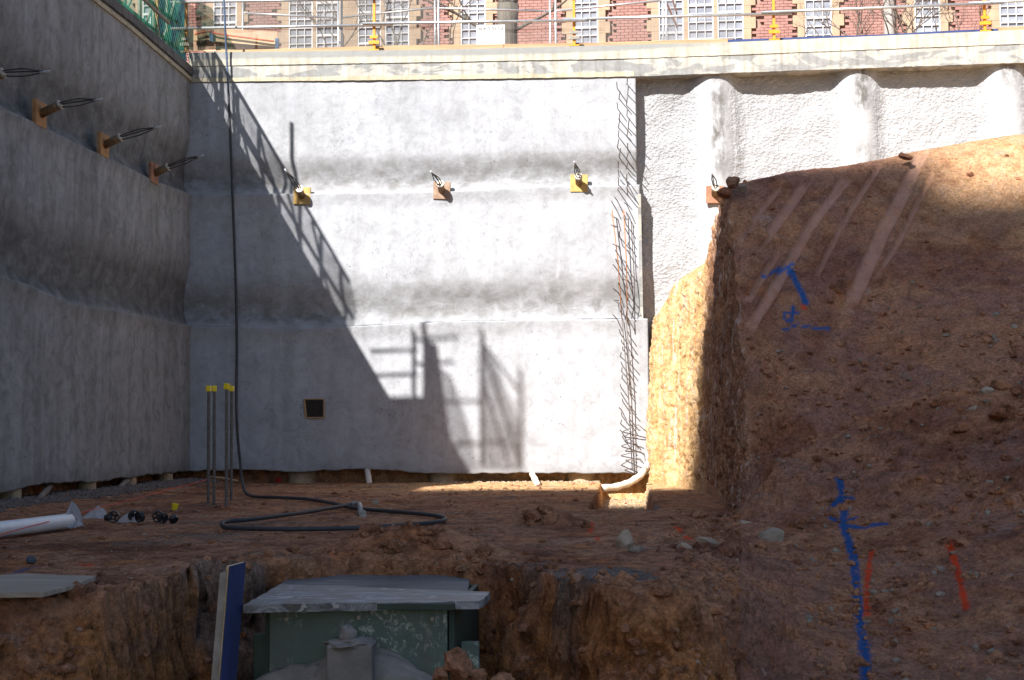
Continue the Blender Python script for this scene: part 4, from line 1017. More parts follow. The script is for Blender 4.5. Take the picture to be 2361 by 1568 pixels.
# black wheel spacers
def spacer(u, v, r, rz, tilt, label):
    p = PZ(u, v, 0.0); p = np.array([p[0], p[1], r * abs(math.cos(tilt)) * 0.98 + 0.02])
    o = empty('wheel_spacer', p); Rm = rotm(tilt, 0, rz)
    ring = MB(); n = 24; wv = 0.018
    vs = []; fs = []
    for k in range(n):
        an = 6.2832 * k / n; ca, sa = math.cos(an), math.sin(an)
        for rr_, yy in ((r, -wv), (r, wv), (r * .80, wv), (r * .80, -wv)): vs.append(Rm @ np.array([rr_ * ca, yy, rr_ * sa]) + p)
    for k in range(n):
        k2 = (k + 1) % n
        for j in range(4): fs.append((k*4+j, k*4+(j+1) % 4, k2*4+(j+1) % 4, k2*4+j))
    ring.add(vs, fs); ring.build('rim', M['black_pl'], o)
    for k in range(4):
        an = 6.2832 * k / 4 + 0.5; e = Rm @ np.array([math.cos(an) * r * .85, 0, math.sin(an) * r * .85]); h0 = Rm @ np.array([math.cos(an) * r * .28, 0, math.sin(an) * r * .28])
        MB().tube([p + h0, p + e], 0.012, 6).build('spoke', M['black_pl'], o)
    hub = MB(); vs = []; fs = []
    for k in range(12):
        an = 6.2832 * k / 12; ca, sa = math.cos(an), math.sin(an)
        for rr_, yy in ((r*.36, -wv*1.3), (r*.36, wv*1.3), (r*.22, wv*1.3), (r*.22, -wv*1.3)): vs.append(Rm @ np.array([rr_ * ca, yy, rr_ * sa]) + p)
    for k in range(12):
        k2 = (k + 1) % 12
        for j in range(4): fs.append((k*4+j, k*4+(j+1) % 4, k2*4+(j+1) % 4, k2*4+j))
    hub.add(vs, fs); hub.build('hub', M['black_pl'], o)
    tag(o, label, 'wheel spacer', 'black plastic wheel spacers by the white pipe')
spacer(250, 1203, 0.042, 0.5, 1.1, 'black wheel spacer lying nearly flat behind the plastic bag')
spacer(262, 1210, 0.055, 0.12, 0.1, 'black wheel spacer facing the camera, between two plastic scraps')
spacer(308, 1206, 0.052, 0.9, 0.25, 'black wheel spacer turned sideways right of the white scrap')
spacer(322, 1209, 0.050, -0.5, 0.15, 'black wheel spacer with grey face, left of the gap in the row')
spacer(364, 1208, 0.052, 0.35, 0.2, 'black wheel spacer, back one of the pair right of the gap')
spacer(375, 1211, 0.049, 0.85, 0.3, 'black wheel spacer leaning on the back one of its pair')
spacer(400, 1210, 0.043, 1.0, 0.75, 'black wheel spacer tipped over at the right end of the row')
# rocks and clods lying about
def rock(u, v, size, mat, label, sq=(1, 0.8, 0.65), seed=0, name='rock', cat='rock', n=2, P=None):
    n = 3 if n == 2 else n
    p = surf(u, v) if P is None else np.array(P)
    bm = bmesh.new(); bmesh.ops.create_icosphere(bm, subdivisions=n, radius=1.0)
    co_ = np.array([q.co[:] for q in bm.verts]); fs = [tuple(q.index for q in f.verts) for f in bm.faces]; bm.free()
    r_ = np.random.RandomState(seed + 40)
    for k in range(9):                                     # chop flat faces into the lump
        nn = r_.normal(size=3); nn /= np.linalg.norm(nn); dd = r_.uniform(.55, .85)
        ex = np.maximum(0, co_ @ nn - dd); co_ = co_ - ex[:, None] * nn * .92
    am_ = 0.42 if name == 'clod' else 0.2
    co_ = co_ * (1 + am_ * fbm(co_[:, 0] * 2 + seed, co_[:, 1] * 2, co_[:, 2] * 2, 4))[:, None] * np.array(sq) * 0.82
    R_ = rotm(0.2 * math.sin(seed), 0.25 * math.cos(seed * 3), seed * 1.7)
    mb = MB(); mb.add([p + R_ @ q_ * size + np.array([0, 0, size * sq[2] * 0.12]) for q_ in co_], fs)
    tag(mb.build(name, mat), label, cat)
rock(867, 1161, .075, M['rock_w'], 'fist sized pale stone behind the hose coupling', seed=1)
rock(908, 1186, .055, M['clod_o'], 'small brown stone on the hose right of the coupling', seed=2)
rock(404, 1107, .05, M['rock'], 'small grey stone by the string line near the left wall', seed=3, P=PZ(502,1120,0))
rock(1095, 1222, .07, M['clod'], 'brown clod alone on the floor right of the hose loop', seed=4, name='clod', cat='clod')
rock(1225, 1198, .15, M['clod'], 'big brown clod on the low heap left of the trench', (1, .7, .7), 5, 'clod', 'clod')
rock(1270, 1202, .12, M['clod'], 'brown clod on the heap edge next to the orange paint mark', (1, .7, .7), 6, 'clod', 'clod')
rock(1255, 1182, .13, M['clod_o'], 'brown clod at the back of the low heap', (1.2, .7, .6), 7, 'clod', 'clod')
rock(1355, 1215, .08, M['clod'], 'small clod with orange paint by the trench corner', (1, .7, .8), 8, 'clod', 'clod')
rock(1498, 1182, .12, M['rock_w'], 'pale grey stone at the mouth of the trench', (1.2, .7, .5), 9, P=PZ(1730 if False else 1722, 1215, 0))
rock(1440, 1262, .13, M['rock_w'], 'upright grey stone in the middle of the plateau', (.8, .6, 1.0), 10)
rock(1468, 1272, .08, M['rock'], 'small grey stone right of the upright stone', (1, .7, .7), 11)
rock(1612, 1192, .17, M['clod_o'], 'flat brown slab at the foot of the cut face', (1.4, .7, .5), 12)
rock(1780, 1245, .13, M['rock'], 'pointed olive stone leaning at the foot of the bank', (1.3, .5, .8), 13)
rock(1752, 1262, .09, M['clod_o'], 'tan stone left below the pointed olive stone', (1.2, .7, .7), 14)
rock(1630, 1250, .10, M['rock_w'], 'whitish stone on the right of the plateau', (1.2, .7, .5), 15)
rock(1578, 1265, .08, M['rock_w'], 'pale lump left of the whitish stone on the plateau', (1.3, .7, .5), 16)
rock(2225, 985, .13, M['clod_o'], 'reddish flat stone broken on the bank at the right', (1.3, .8, .5), 17)
rock(2240, 950, .09, M['rock_w'], 'pale stone above the reddish flat stone on the bank', (1.1, .7, .7), 18)
rock(2320, 960, .22, M['clod'], 'large brown slab jutting from the bank at the right edge', (1.5, .8, .5), 19)
rock(2310, 890, .12, M['clod_o'], 'tan stone in the rubble band at the right edge', (1.3, .7, .6), 20)
rock(2345, 905, .11, M['clod_o'], 'tan stone at the far right end of the rubble band', (1.1, .8, .7), 21)
rock(2275, 905, .08, M['rock_w'], 'small pale stone at the left of the rubble band', (1, .8, .7), 22)
rock(2120, 1300, .10, M['clod_o'], 'tan stone left of the right orange paint line', (1.2, .8, .6), 23, P=surf(2178, 1260))
rock(2230, 1260, .12, M['clod_o'], 'broad tan stone right of the top of the right orange line', (1.4, .8, .6), 24)
rock(1690, 430, .14, M['clod_o'], 'ochre stone block on the tip of the bank over the rusty anchor', (1.2, .8, .8), 25, P=PY(1690, 424, 15.8))
rock(1672, 440, .11, M['clod_o'], 'ochre block at the left tip of the bank crest', (1, .8, .9), 26, P=PY(1672, 446, 15.7))
rock(1712, 436, .10, M['rock'], 'grey block just below the crest tip', (1.2, .7, .7), 27, P=PY(1712, 438, 15.6))
rock(2090, 358, .09, M['clod'], 'brown block sitting on the bank crest at the top of a bucket stripe', (1.3, .8, .6), 28, P=PY(2088, 362, 16.15))
rock(1055, 1532, .105, M['clod_o'], 'big orange brown clod in front of the green box', (1, .9, .9), 29, 'clod', 'clod', P=PY(1058, 1540, 6.75))
rock(1020, 1550, .06, M['clod_o'], 'orange clod left of the big clod by the green box', (1, .9, .8), 30, 'clod', 'clod', P=PY(1018, 1560, 6.7))
rock(1100, 1545, .07, M['clod'], 'brown clod right of the big clod by the green box', (1.1, .9, .8), 31, 'clod', 'clod', P=PY(1098, 1560, 6.75))
rock(1150, 1568, .07, M['clod_o'], 'orange clod at the bottom edge right of the green box', (1.2, .9, .7), 32, 'clod', 'clod', P=PY(1160, 1570, 6.7))
rock(760, 1590, .1, M['clod'], 'brown lump on the pit rim behind the grey boards', (1.4, .8, .7), 33, 'clod', 'clod', P=PZ(905, 1262, .1))
for k, (u, v) in enumerate(((470, 1168), (500, 1172), (512, 1168), (540, 1166), (555, 1170), (530, 1174))):
    p = PZ(u, v, 0.0)
    rock(u, v, .045 + .012 * (k % 3), M['clod_o'] if k % 2 else M['clod'], ['tan chip left of the dowel feet', 'brown chip between the middle dowels', 'tan chip at the foot of the third dowel', 'brown chip right of the third dowel', 'tan chip at the right end of the dowel rubble', 'brown chip in front of the third dowel'][k], (1.2, .8, .6), 34 + k, 'stone_chip', 'stone', 1, p)
# red cup, stick, blue ball
p = PZ(640, 1113, 0.0)
tag(MB().tube([p + np.array([-.03, 0, .035]), p + np.array([.05, .02, .045])], [.03, .036], 14).build('red_cup', M['red']), 'red plastic cup lying at the foot of the wall', 'cup')
a, b = PY(476, 1099, 19.6), PY(549, 1109, 19.5)
tag(MB().tube([a, (a + b) / 2 + np.array([0, 0, .01]), b], [.016, .018, .015], 8).build('timber_stake', M['timber']), 'thin timber stake lying across behind the dowels', 'stake')
p = PZ(72, 1300, 0.0)
vs, fs = rockmesh(90, 2, (1, .9, .9), .06)
tag(MB().add([p + q_ * .034 + np.array([0, 0, .025]) for q_ in vs], fs).build('painted_stone', M['dull_blue']), 'blue painted stone on the dirt above the plywood sheet', 'stone')
# plywood sheet on the rim at the left
z0 = 0.055
o_ = [PZ(u, v, z0) for u, v in ((-120, 1352), (-60, 1330), (60, 1322), (160, 1326), (222, 1327), (180, 1345), (100, 1365), (-110, 1368))]
tag(MB().poly(o_[::-1], (0, 0, -0.028)).build('plywood_sheet', M['sheet_ply'], bevel=0.004), 'weathered split plywood sheet lying on the pit edge at the left', 'plywood sheet')

# ------------------------------------------------------------------ green form box in the pit
BXF = 7.45
A = PY(621, 1412, BXF); B = PY(1030, 1405, BXF)
bx = empty('formwork_box', ((A[0]+B[0])/2, BXF, -1.1))
tag(bx, 'green painted steel form box in the pit, spattered with mortar', 'formwork box')
zt_ = A[2] + 0.03
bxw = B[0] - A[0]; bcx = (A[0] + B[0]) / 2
MB().box((bcx, BXF + 0.02, (zt_ - 1.12) / 2), (bxw, 0.03, zt_ + 1.12)).build('front_panel', M['green'], bx, bevel=0.004)
L0 = PY(582, 1440, BXF + .1)[0]; R0 = PY(1103, 1440, BXF + .1)[0]
MB().box(((L0 + A[0]) / 2, BXF + 0.12, (zt_ - .16 - 1.12) / 2), (A[0] - L0 - .005, 0.04, zt_ + 1.12 - .16)).build('side_flange', M['green_d'], bx, bevel=0.01)
MB().box(((R0 + B[0]) / 2 + .03, BXF + 0.14, (zt_ - .2 - 1.12) / 2), (R0 - B[0] - .06, 0.04, zt_ + 1.12 - .2)).build('side_flange', M['green'], bx, bevel=0.01)
for x in (A[0] - 0.02, B[0] + 0.02):
    MB().box((x, BXF + 0.65, (zt_ - 1.14) / 2), (0.03, 1.2, zt_ + 1.1)).build('side_panel', M['green_d'], bx)
MB().box((bcx, BXF + 1.24, (zt_ - 1.14) / 2), (bxw, 0.03, zt_ + 1.1)).build('back_panel', M['green_d'], bx)
MB().box((bcx, BXF - 0.03, zt_ + 0.012), (bxw + 0.10, 0.10, 0.035)).build('top_rail', M['green_d'], bx, bevel=0.004)
for u in (662, 828, 997):
    p = PY(u, 1427 if u != 828 else 1424, BXF)
    MB().tube([p + np.array([0, 0.01, 0]), p + np.array([0, -0.012, 0])], 0.011, 8).build('bolt', M['ring'], bx)
a_ = PY(757, 1470, BXF - .15); b_ = PY(860, 1470, BXF - .15)
pcx = (a_[0] + b_[0]) / 2; pw = b_[0] - a_[0]; pz = PY(800, 1482, BXF - .15)[2]
MB().box((pcx, BXF - 0.12, (pz - 1.12) / 2), (pw, 0.22, pz + 1.12), rotm(0, 0, 0.08)).build('centre_post', M['mortar_wet'], bx, bevel=0.012)
def lump(name, c, dims, mat, parent=None, seed=0, sub=4, amp=0.16):
    bm = bmesh.new(); bmesh.ops.create_icosphere(bm, subdivisions=sub, radius=1.0)
    co_ = np.array([v.co[:] for v in bm.verts]); fs = [tuple(v.index for v in f.verts) for f in bm.faces]; bm.free()
    n_ = 1 + amp * fbm(co_[:, 0] * 1.6 + seed, co_[:, 1] * 1.6, co_[:, 2] * 1.6, 4)
    vs = co_ * n_[:, None] * np.array(dims) + np.array(c)
    mb = MB(); mb.add(vs, fs, True); return mb.build(name, mat, parent)
lump('mortar_cap', (pcx, BXF - .13, pz - .005), (pw * .54, .125, .03), M['mortar_wet'], bx, 1, 4, .5)
lump('mortar_knob', (pcx - .015, BXF - .15, pz + .04), (.042, .05, .05), M['mortar_wet'], bx, 2, 3, .6)
lump('mortar_heap', (bcx - .02, BXF - .05, -.82), (.66, .16, .50), M['mortar_wet'], bx, 3, 5, .28)
def board(name, corners, th, mat, label, cat, ragged=0.0, n=60, bevel=0.004):
    # corners: near-left, near-right, far-right, far-left
    c = [np.array(p, float) for p in corners]
    s = np.linspace(0, 1, n)[None, :]; t = np.linspace(0, 1, 24)[:, None]
    P = ((1 - t)[..., None] * ((1 - s)[..., None] * c[0] + s[..., None] * c[1]) + t[..., None] * ((1 - s)[..., None] * c[3] + s[..., None] * c[2]))
    jag = ragged * fbm(P[..., 0] * 7, P[..., 1] * 2, 3.0, 3)
    P[..., 1] += jag * (1 - t) * 1.2
    P[..., 0] += ragged * fbm(P[..., 1] * 7, P[..., 0], 5.0, 3) * (np.abs(s - 0.5) > 0.47)
    P[..., 2] += 0.006 * fbm(P[..., 0] * 3, P[..., 1] * 3, 1.0, 3) + np.where(t < 0.06, 0.01 * np.maximum(0, fbm(P[..., 0] * 8, 1.0, 1.0, 2)), 0)
    Q = P.copy(); Q[..., 2] -= th
    nr_, nc_ = P.shape[:2]
    bot_f = Q[:1]; bot_b = Q[-1:]
    full = np.concatenate([bot_f, P, bot_b], 0)
    l_ = full[:, :1].copy(); l_[1:-1, :, 2] -= th; r_ = full[:, -1:].copy(); r_[1:-1, :, 2] -= th
    full = np.concatenate([l_, full, r_], 1)
    o = grid_mesh(name, full, mat, smooth=False)
    u_ = MB(); 
    me = o.data
    bm = bmesh.new(); bm.from_mesh(me); bmesh.ops.remove_doubles(bm, verts=bm.verts, dist=1e-5)
    es = [e for e in bm.edges if e.is_boundary]
    try: bmesh.ops.holes_fill(bm, edges=es, sides=0)
    except Exception: pass
    bm.to_mesh(me); bm.free()
    tag(o, label, cat); return o
zf_ = PY(850, 1394, 7.28)[2]
nl = PY(563, 1399, 7.28); nr_ = PY(1108, 1385, 7.28); fr_ = PY(1131, 1362, 7.75); fl_ = PY(640, 1352, 8.0)
for p in (nl, nr_, fr_, fl_): p[2] = zf_
fr_ = PZ(1131, 1364, zf_); fl_ = PZ(650, 1347, zf_); nl = PZ(563, 1394, zf_); nr_ = PZ(1108, 1386, zf_)
board('cover_board', (nl, nr_, fr_, fl_), 0.042, M['lid_ply'], 'front slurry coated grey board covering the green box', 'board', 0.02)
zg_ = zf_ - 0.047
bl = PZ(622, 1362, zg_); br = PZ(1078, 1364, zg_); br2 = PZ(1086, 1313, zg_); bl2 = PZ(688, 1320, zg_)
board('cover_board', (bl, br, br2, bl2), 0.028, M['lid_dark'], 'rear darker grey board lying under the front one over the pit', 'board', 0.01)
# upright boards left of the box
def plank(name, uv, Yp, th, mat, label, cat, edge=None):
    pts = [PY(u, v, Yp) for u, v in uv]
    o = MB().poly(pts, th).build(name, mat, bevel=0.002); tag(o, label, cat); return o
bb_ = empty('formply_board', PY(530, 1600, 7.25))
tag(bb_, 'upright blue faced plywood board standing in the pit left of the green box', 'formply board')
zb0 = -1.12
def slab(p_top_l, p_top_r, dx, name, mat, parent, th):
    a, b = np.array(p_top_l), np.array(p_top_r); f = np.array([dx, 0, 0])
    h = a[2] - zb0
    lo = np.array([-0.075 * h / 0.62 * 0.62, -0.02, 0])
    pts = [a, b, np.array([b[0], b[1], zb0]) + lo, np.array([a[0], a[1], zb0]) + lo]
    return MB().poly(pts[::-1], th).build(name, mat, parent, bevel=0.0015)
Yb0 = 7.20
tl = PY(530, 1306, Yb0); tr = PY(567, 1296, Yb0 + 0.10)
th_ = np.array([-0.014, 0.012, 0.0])
slab(tl, tr, 0, 'blue_face', M['blue_ply'], bb_, th_ * 0.5)
slab(tl + th_ * .52 , tr + th_ * .52, 0, 'ply_core', M['pine'], bb_, th_ * 1.3)
rb = empty('timber_board', PY(505, 1600, 7.2))
tag(rb, 'upright raw brown board against the left side of the blue faced board', 'timber board')
tl2 = PY(507, 1322, Yb0 - .02); tr2 = PY(529, 1314, Yb0 + .02)
for k in range(4):
    sft = np.array([-0.006 * 0, 0.011 * k, -0.004 * k])
    slab(tl2 + sft, tr2 + sft, 0, 'ply_layer', M['timber'] if k % 2 else M['sheet_ply'], rb, np.array([0, 0.0095, 0]))

# ------------------------------------------------------------------ top of the wall: edge protection
def ztop_at(x): return float(zat(CT, np.array([x]))[0])
def guard_post(u, vbase, label, mat, cmat, Yp=YW + 0.08, htop=1.25):
    p = PY(u, vbase, Yp); o = empty('guard_post', p)
    x, y, z = p
    MB().box((x, y, z + htop / 2), (0.042, 0.042, htop)).build('upright', mat, o, bevel=0.004)
    MB().box((x, y - 0.03, z + 0.012), (0.165, 0.03, 0.02)).build('foot_plate', mat, o)
    MB().box((x, y - 0.035, z + 0.135), (0.175, 0.024, 0.052)).build('clamp_plate', cmat, o)
    MB().box((x, y - 0.035, z + 0.225), (0.13, 0.024, 0.048)).build('bracket_plate', cmat, o)
    tag(o, label, 'guard post', 'guard rail posts along the wall top')
guard_post(863, 118, 'orange guard rail post, leftmost of the bright ones', M['orange'], M['orange'])
guard_post(1324, 107.5, 'orange guard rail post with grey dusty clamps', M['orange'], M['clamp'])
guard_post(1785, 94, 'orange guard rail post, left one on the blue boards', M['orange'], M['orange'])
guard_post(2271, 74, 'orange guard rail post, rightmost', M['orange'], M['orange'])
guard_post(429, 122, 'weathered guard post at the wall corner behind dark netting', M['post_brown'], M['clamp'])
pl = PX(361, 80, XW - 0.15)
o = empty('guard_post', pl); MB().box((pl[0], pl[1], pl[2] + 0.45), (0.05, 0.05, 1.1)).build('upright', M['post_brown'], o); MB().box((pl[0], pl[1], pl[2] + 0.02), (0.08, 0.08, 0.16)).build('foot', M['clamp'], o)
tag(o, 'brown guard post on the left wall in front of the green net', 'guard post', 'guard rail posts along the wall top')
def rail(u0, v0, u1, v1, label, Yp=YW + 0.03, r=0.022):
    a, b = PY(u0, v0, Yp), PY(u1, v1, Yp)
    tag(MB().tube([a, b], r, 12).build('guard_rail', M['steel']), label, 'guard rail', 'galvanised guard rails along the wall top')
rail(394, 66, 906, 57, 'lower silver guard rail at the corner, in front of the timber', YW + 0.03)
rail(836, 54, 1352, 47, 'lower silver guard rail between the first two orange posts', YW + 0.0)
rail(1297, 44.5, 1825, 31, 'lower silver guard rail from the dusty clamps to the blue boards', YW + 0.03)
rail(1755, 28.5, 2314, 6.5, 'silver guard rail over the blue boards', YW + 0.0)
rail(2233, 7, 2500, -5, 'silver guard rail leaving at the top right corner', YW + 0.03)
rail(393, 5, 880, -3, 'upper silver guard rail at the corner', YW + 0.03)
rail(840, -6, 1352, -14, 'upper silver guard rail just above the photo edge', YW + 0.0)
def kick(u0, u1, v0, v1, h, mat, label, Yp=YW + 0.16, warp=0.0):
    a = PY(u0, v0, Yp); b = PY(u1, v1, Yp); n = 14; P = []
    t = np.linspace(0, 1, n)
    top = np.stack([a[0] + (b[0] - a[0]) * t, np.full(n, Yp) + 0.015 * np.sin(t * 7), a[2] + (b[2] - a[2]) * t + warp * np.sin(t * math.pi)], -1)
    bot = top - np.array([0, 0, h]); tb2 = top + np.array([0, .025, 0]); bb2 = bot + np.array([0, .025, 0])
    o = grid_mesh('kick_board', np.stack([bb2, bot, top, tb2], 0), mat, smooth=False, flip=True); tag(o, label, 'kick board', 'kick boards along the wall top')
kick(500, 1160, 116, 101, 0.13, M['timber'], 'brown kick board at the left, warped, by the first orange post', warp=0.01)
kick(1160, 1420, 101, 98, 0.12, M['timber'], 'brown kick board beside the sign and dusty clamps', YW + .18)
kick(1390, 1690, 97, 89, 0.10, M['timber'], 'brown kick board just left of the blue boards', YW + .16)
kick(1678, 1990, 91, 81, 0.09, M['blue_ply'], 'blue formply kick board, left one', YW + .14)
kick(1985, 2302, 81, 66, 0.09, M['blue_ply'], 'blue formply kick board, right one', YW + .15)
kick(2295, 2480, 62, 56, 0.10, M['timber'], 'brown kick board at the top right corner', YW + .17)
for k in range(16):
    u = rnd.uniform(480, 1000); p = PY(u, 119 - (u - 480) * .012, YW + rnd.uniform(-.0, .08))
# ------------------------------------------------------------------ netting, screens, timber pack in the left corner
def veil_sheet(name, corners, mat, label, cat, nx=40, nz=14, amp=0.05, sag=0.0):
    c = [np.array(p, float) for p in corners]       # bl, br, tr, tl
    s = np.linspace(0, 1, nx)[None, :, None]; t = np.linspace(0, 1, nz)[:, None, None]
    P = (1 - t) * ((1 - s) * c[0] + s * c[1]) + t * ((1 - s) * c[3] + s * c[2])
    nrm = np.cross(c[1] - c[0], c[3] - c[0]); nrm /= np.linalg.norm(nrm)
    P = P + nrm * (amp * fbm(P[..., 0] * 2.1 + P[..., 1] * 1.7, P[..., 2] * 1.5, 2.0, 3))[..., None]
    P[..., 2] -= (sag * np.sin(np.pi * s * 3)[..., 0] ** 2 * t[..., 0])
    tag(grid_mesh(name, P, mat), label, cat); 
def pts4(Yp, *uv): return [PY(u, v, Yp) for u, v in uv]
veil_sheet('mesh_screen', pts4(YW + .42, (455, 116), (1010, 103), (1010, -14), (455, -6)), M['veil'], 'grey mesh screen behind the left guard rails', 'mesh screen')
veil_sheet('mesh_screen', pts4(YW + .47, (1000, 103), (1690, 88), (1690, 40), (1000, 52)), M['veil2'], 'pale grey mesh screen behind the guard rails by the sign', 'mesh screen', sag=0.05)
veil_sheet('shade_net', pts4(YW + .25, (430, 118), (470, 118), (500, 52), (423, 0)), M['net_dark'], 'dark green net draped round the corner post', 'net', amp=.1)
veil_sheet('shade_net', pts4(YW + .28, (455, 116), (545, 116), (490, 20), (450, 0)), M['net_dark'], 'dark net flap hanging right of the corner post', 'net', amp=.12)
# the green net along the left wall top (its shadow falls on the sunlit wall)
zl = ULZ + 0.03
veil_sheet('shade_net', [(XW - .12, 16.9, zl + .14), (XW - .12, YW + .1, zl + .16), (XW - .16, YW + .1, zl + 1.35), (XW - .16, 16.9, zl + 1.22)], M['net'], 'bright green net strung along the top of the left wall', 'net', nx=90, amp=.05, sag=.08)
tb_ = MB(); p = [PX(392, 100, XW - .9), PX(424, 112, XW - .9)]
veil_sheet('tarpaulin', [(XW - .9, YW + .7, zl), (XW - .9, YW + 2.6, zl), (XW - .9, YW + 2.6, zl + 2.2), (XW - .9, YW + .7, zl + 2.2)], M['tarp_blue'], 'blue sheet hanging behind the green net', 'tarpaulin', nx=50, amp=.12)
a, b = PX(325, -8, XW - .02), PX(389, 53, XW + .05)
tag(MB().tube([a, b], 0.028, 10).build('scaffold_pole', M['clamp']), 'dark pole slanting over the left wall edge', 'pole')
# net of drooping strands at the corner
ds = empty('drooping_net', PX(415, 95, XW - .1)); tag(ds, 'drooping green cords of the net at the wall corner', 'net')
for k in range(14):
    y = 20.2 + 0.12 * k; MB().tube(smooth_path([(XW - .12, y, zl + .95), (XW - .03, y + .1, zl + .5), (XW + .02, y + .25, zl + .12)], 4), 0.006, 5).build('cord', M['net_dark'] if k % 3 else M['net'], ds)
# timber pack
tp = empty('timber_hoarding', PY(540, 112, YW + 1.2)); tag(tp, 'cream timber hoarding with blue end posts behind the corner mesh', 'hoarding')
Yt = YW + 1.2
def bar4(uv, th, name, mat, Yq):
    MB().poly([PY(u, v, Yq) for u, v in uv][::-1], (0, th, 0)).build(name, mat, tp)
bar4([(446, 62), (640, 72), (640, 118), (446, 118)], 0.02, 'plywood_face', M['ply_pink'], Yt)
bar4([(492, 80), (636, 92), (636, 108), (492, 95)], 0.05, 'beam', M['pine'], Yt - .10)
bar4([(446, 80), (484, 78), (484, 92), (446, 94)], 0.05, 'beam', M['pine'], Yt - .09)
bar4([(483, 70), (491, 70), (491, 95), (483, 95)], 0.05, 'end_post', M['blue_post'], Yt - .16)
bar4([(634, 88), (642, 88), (642, 113), (634, 113)], 0.06, 'end_post', M['blue_post'], Yt - .16)
bar4([(492, 95), (636, 108), (636, 112), (492, 99)], 0.03, 'shadow_batten', M['timber'], Yt - .06)
st_ = smooth_path([PY(u, v, Yt - .16) for u, v in ((450, 79), (470, 74), (486, 73), (500, 78), (560, 86), (620, 94), (632, 95))], 5)
tag(MB().tube(st_, 0.016, 8).build('red_strap', simple('red_orange_tube', (0.72, 0.10, 0.03), (0.6, 0.09, 0.03), 3, 0.5)), 'red cable running along the cream timber hoarding', 'cable')
bar4([(420, 70), (450, 66), (450, 116), (400, 104)], 0.03, 'side_board', M['pine'], Yt + .4)

eb = empty('edge_barrier', (XW - .2, 19.5, zl)); tag(eb, 'tube barrier with uprights along the top of the left wall behind the net', 'barrier')
for y in np.arange(17.1, 21.9, 0.62): MB().tube([(XW - .2, y, zl - .05), (XW - .2 + rnd.uniform(-.03, .03), y + rnd.uniform(-.05, .05), zl + 1.34)], 0.030, 8).build('upright', M['clamp'], eb)
for h in (0.38, 0.80, 1.30): MB().tube(smooth_path([(XW - .2, 16.9, zl + h), (XW - .2, 18.5, zl + h + rnd.uniform(-.05, .05)), (XW - .2, 20.2, zl + h + rnd.uniform(-.05, .05)), (XW - .2, 21.9, zl + h)], 4), 0.030, 8).build('rail', M['clamp'], eb)
for k in range(6):
    y = 17.0 + k * .8; MB().tube(smooth_path([(XW - .22, y, zl + .1), (XW - .22, y + .45, zl + .55), (XW - .22, y + .95, zl + 1.3)], 4), 0.022, 6).build('brace', M['clamp'], eb)
# scaffold and an added crate standing on the left wall top, out of the picture; their shadows fall on the sunlit wall
def cast(u, v, X): # point on the plane X whose shadow falls on the back wall at that pixel
    p = PY(u, v, YW); k = (X - p[0]) / SUN[0]; return p + SUN * k
sf = empty('scaffold', (XW - .3, 15.5, zl)); tag(sf, 'tube scaffold on top of the left wall beside the excavation', 'scaffold')
def stube(uv, X, r=0.028):
    q = [cast(u, v, X) for u, v in uv]; MB().tube(q, r, 8).build('tube', M['clamp'], sf)
Xs_ = XW - .25
for uv in ([(958, 770), (958, 940)], [(984, 745), (984, 960)], [(1115, 770), (1115, 1080)], [(1205, 860), (1205, 1085)]): stube(uv, Xs_, .035)
stube([(673, 285), (673, 430)], XW - .2, .032)
for uv in ([(860, 815), (965, 812)], [(860, 872), (965, 868)], [(958, 790), (1060, 784)], [(958, 845), (1050, 840)], [(1030, 932), (1115, 930)], [(1040, 1030), (1170, 1025)]): stube(uv, Xs_, .026)
for uv in ([(1115, 800), (1205, 1080)], [(1115, 880), (1180, 1085)], [(1120, 800), (1195, 900)]): stube(uv, Xs_, .022)
bxq = [cast(u, v, XW - .35) for u, v in ((985, 790), (1012, 800), (1040, 1000), (1065, 1100), (985, 1100))]
MB().poly(bxq, (-0.04, 0, 0)).build('tarp_panel', M['net_dark'] if False else M['timber'], sf)
for uvq, al in (([(1116, 790), (1150, 850), (1195, 960), (1208, 1092), (1112, 1092)], 'net_dark'), ([(1012, 850), (1045, 870), (1075, 960), (1112, 1092), (1050, 1092)], 'net_dark')):
    qq = [cast(u, v, XW - .30) for u, v in uvq]
    mbn = MB(); mbn.add(qq, [tuple(range(len(qq)))]); mbn.build('net_panel', M[al], sf)
shadow_crate_top = cast(985, 919, XW - .1)
sk = MB(); sk.box((XW - .45, shadow_crate_top[1] - .9, (zl + shadow_crate_top[2]) / 2), (.7, 1.8, shadow_crate_top[2] - zl)).build('shadow_crate', M['timber'])  # unseen box added to cast the flat-topped solid shadow
o = bpy.data.objects['shadow_crate']; tag(o, 'unseen timber crate added on the left wall top for its block shadow', 'crate')
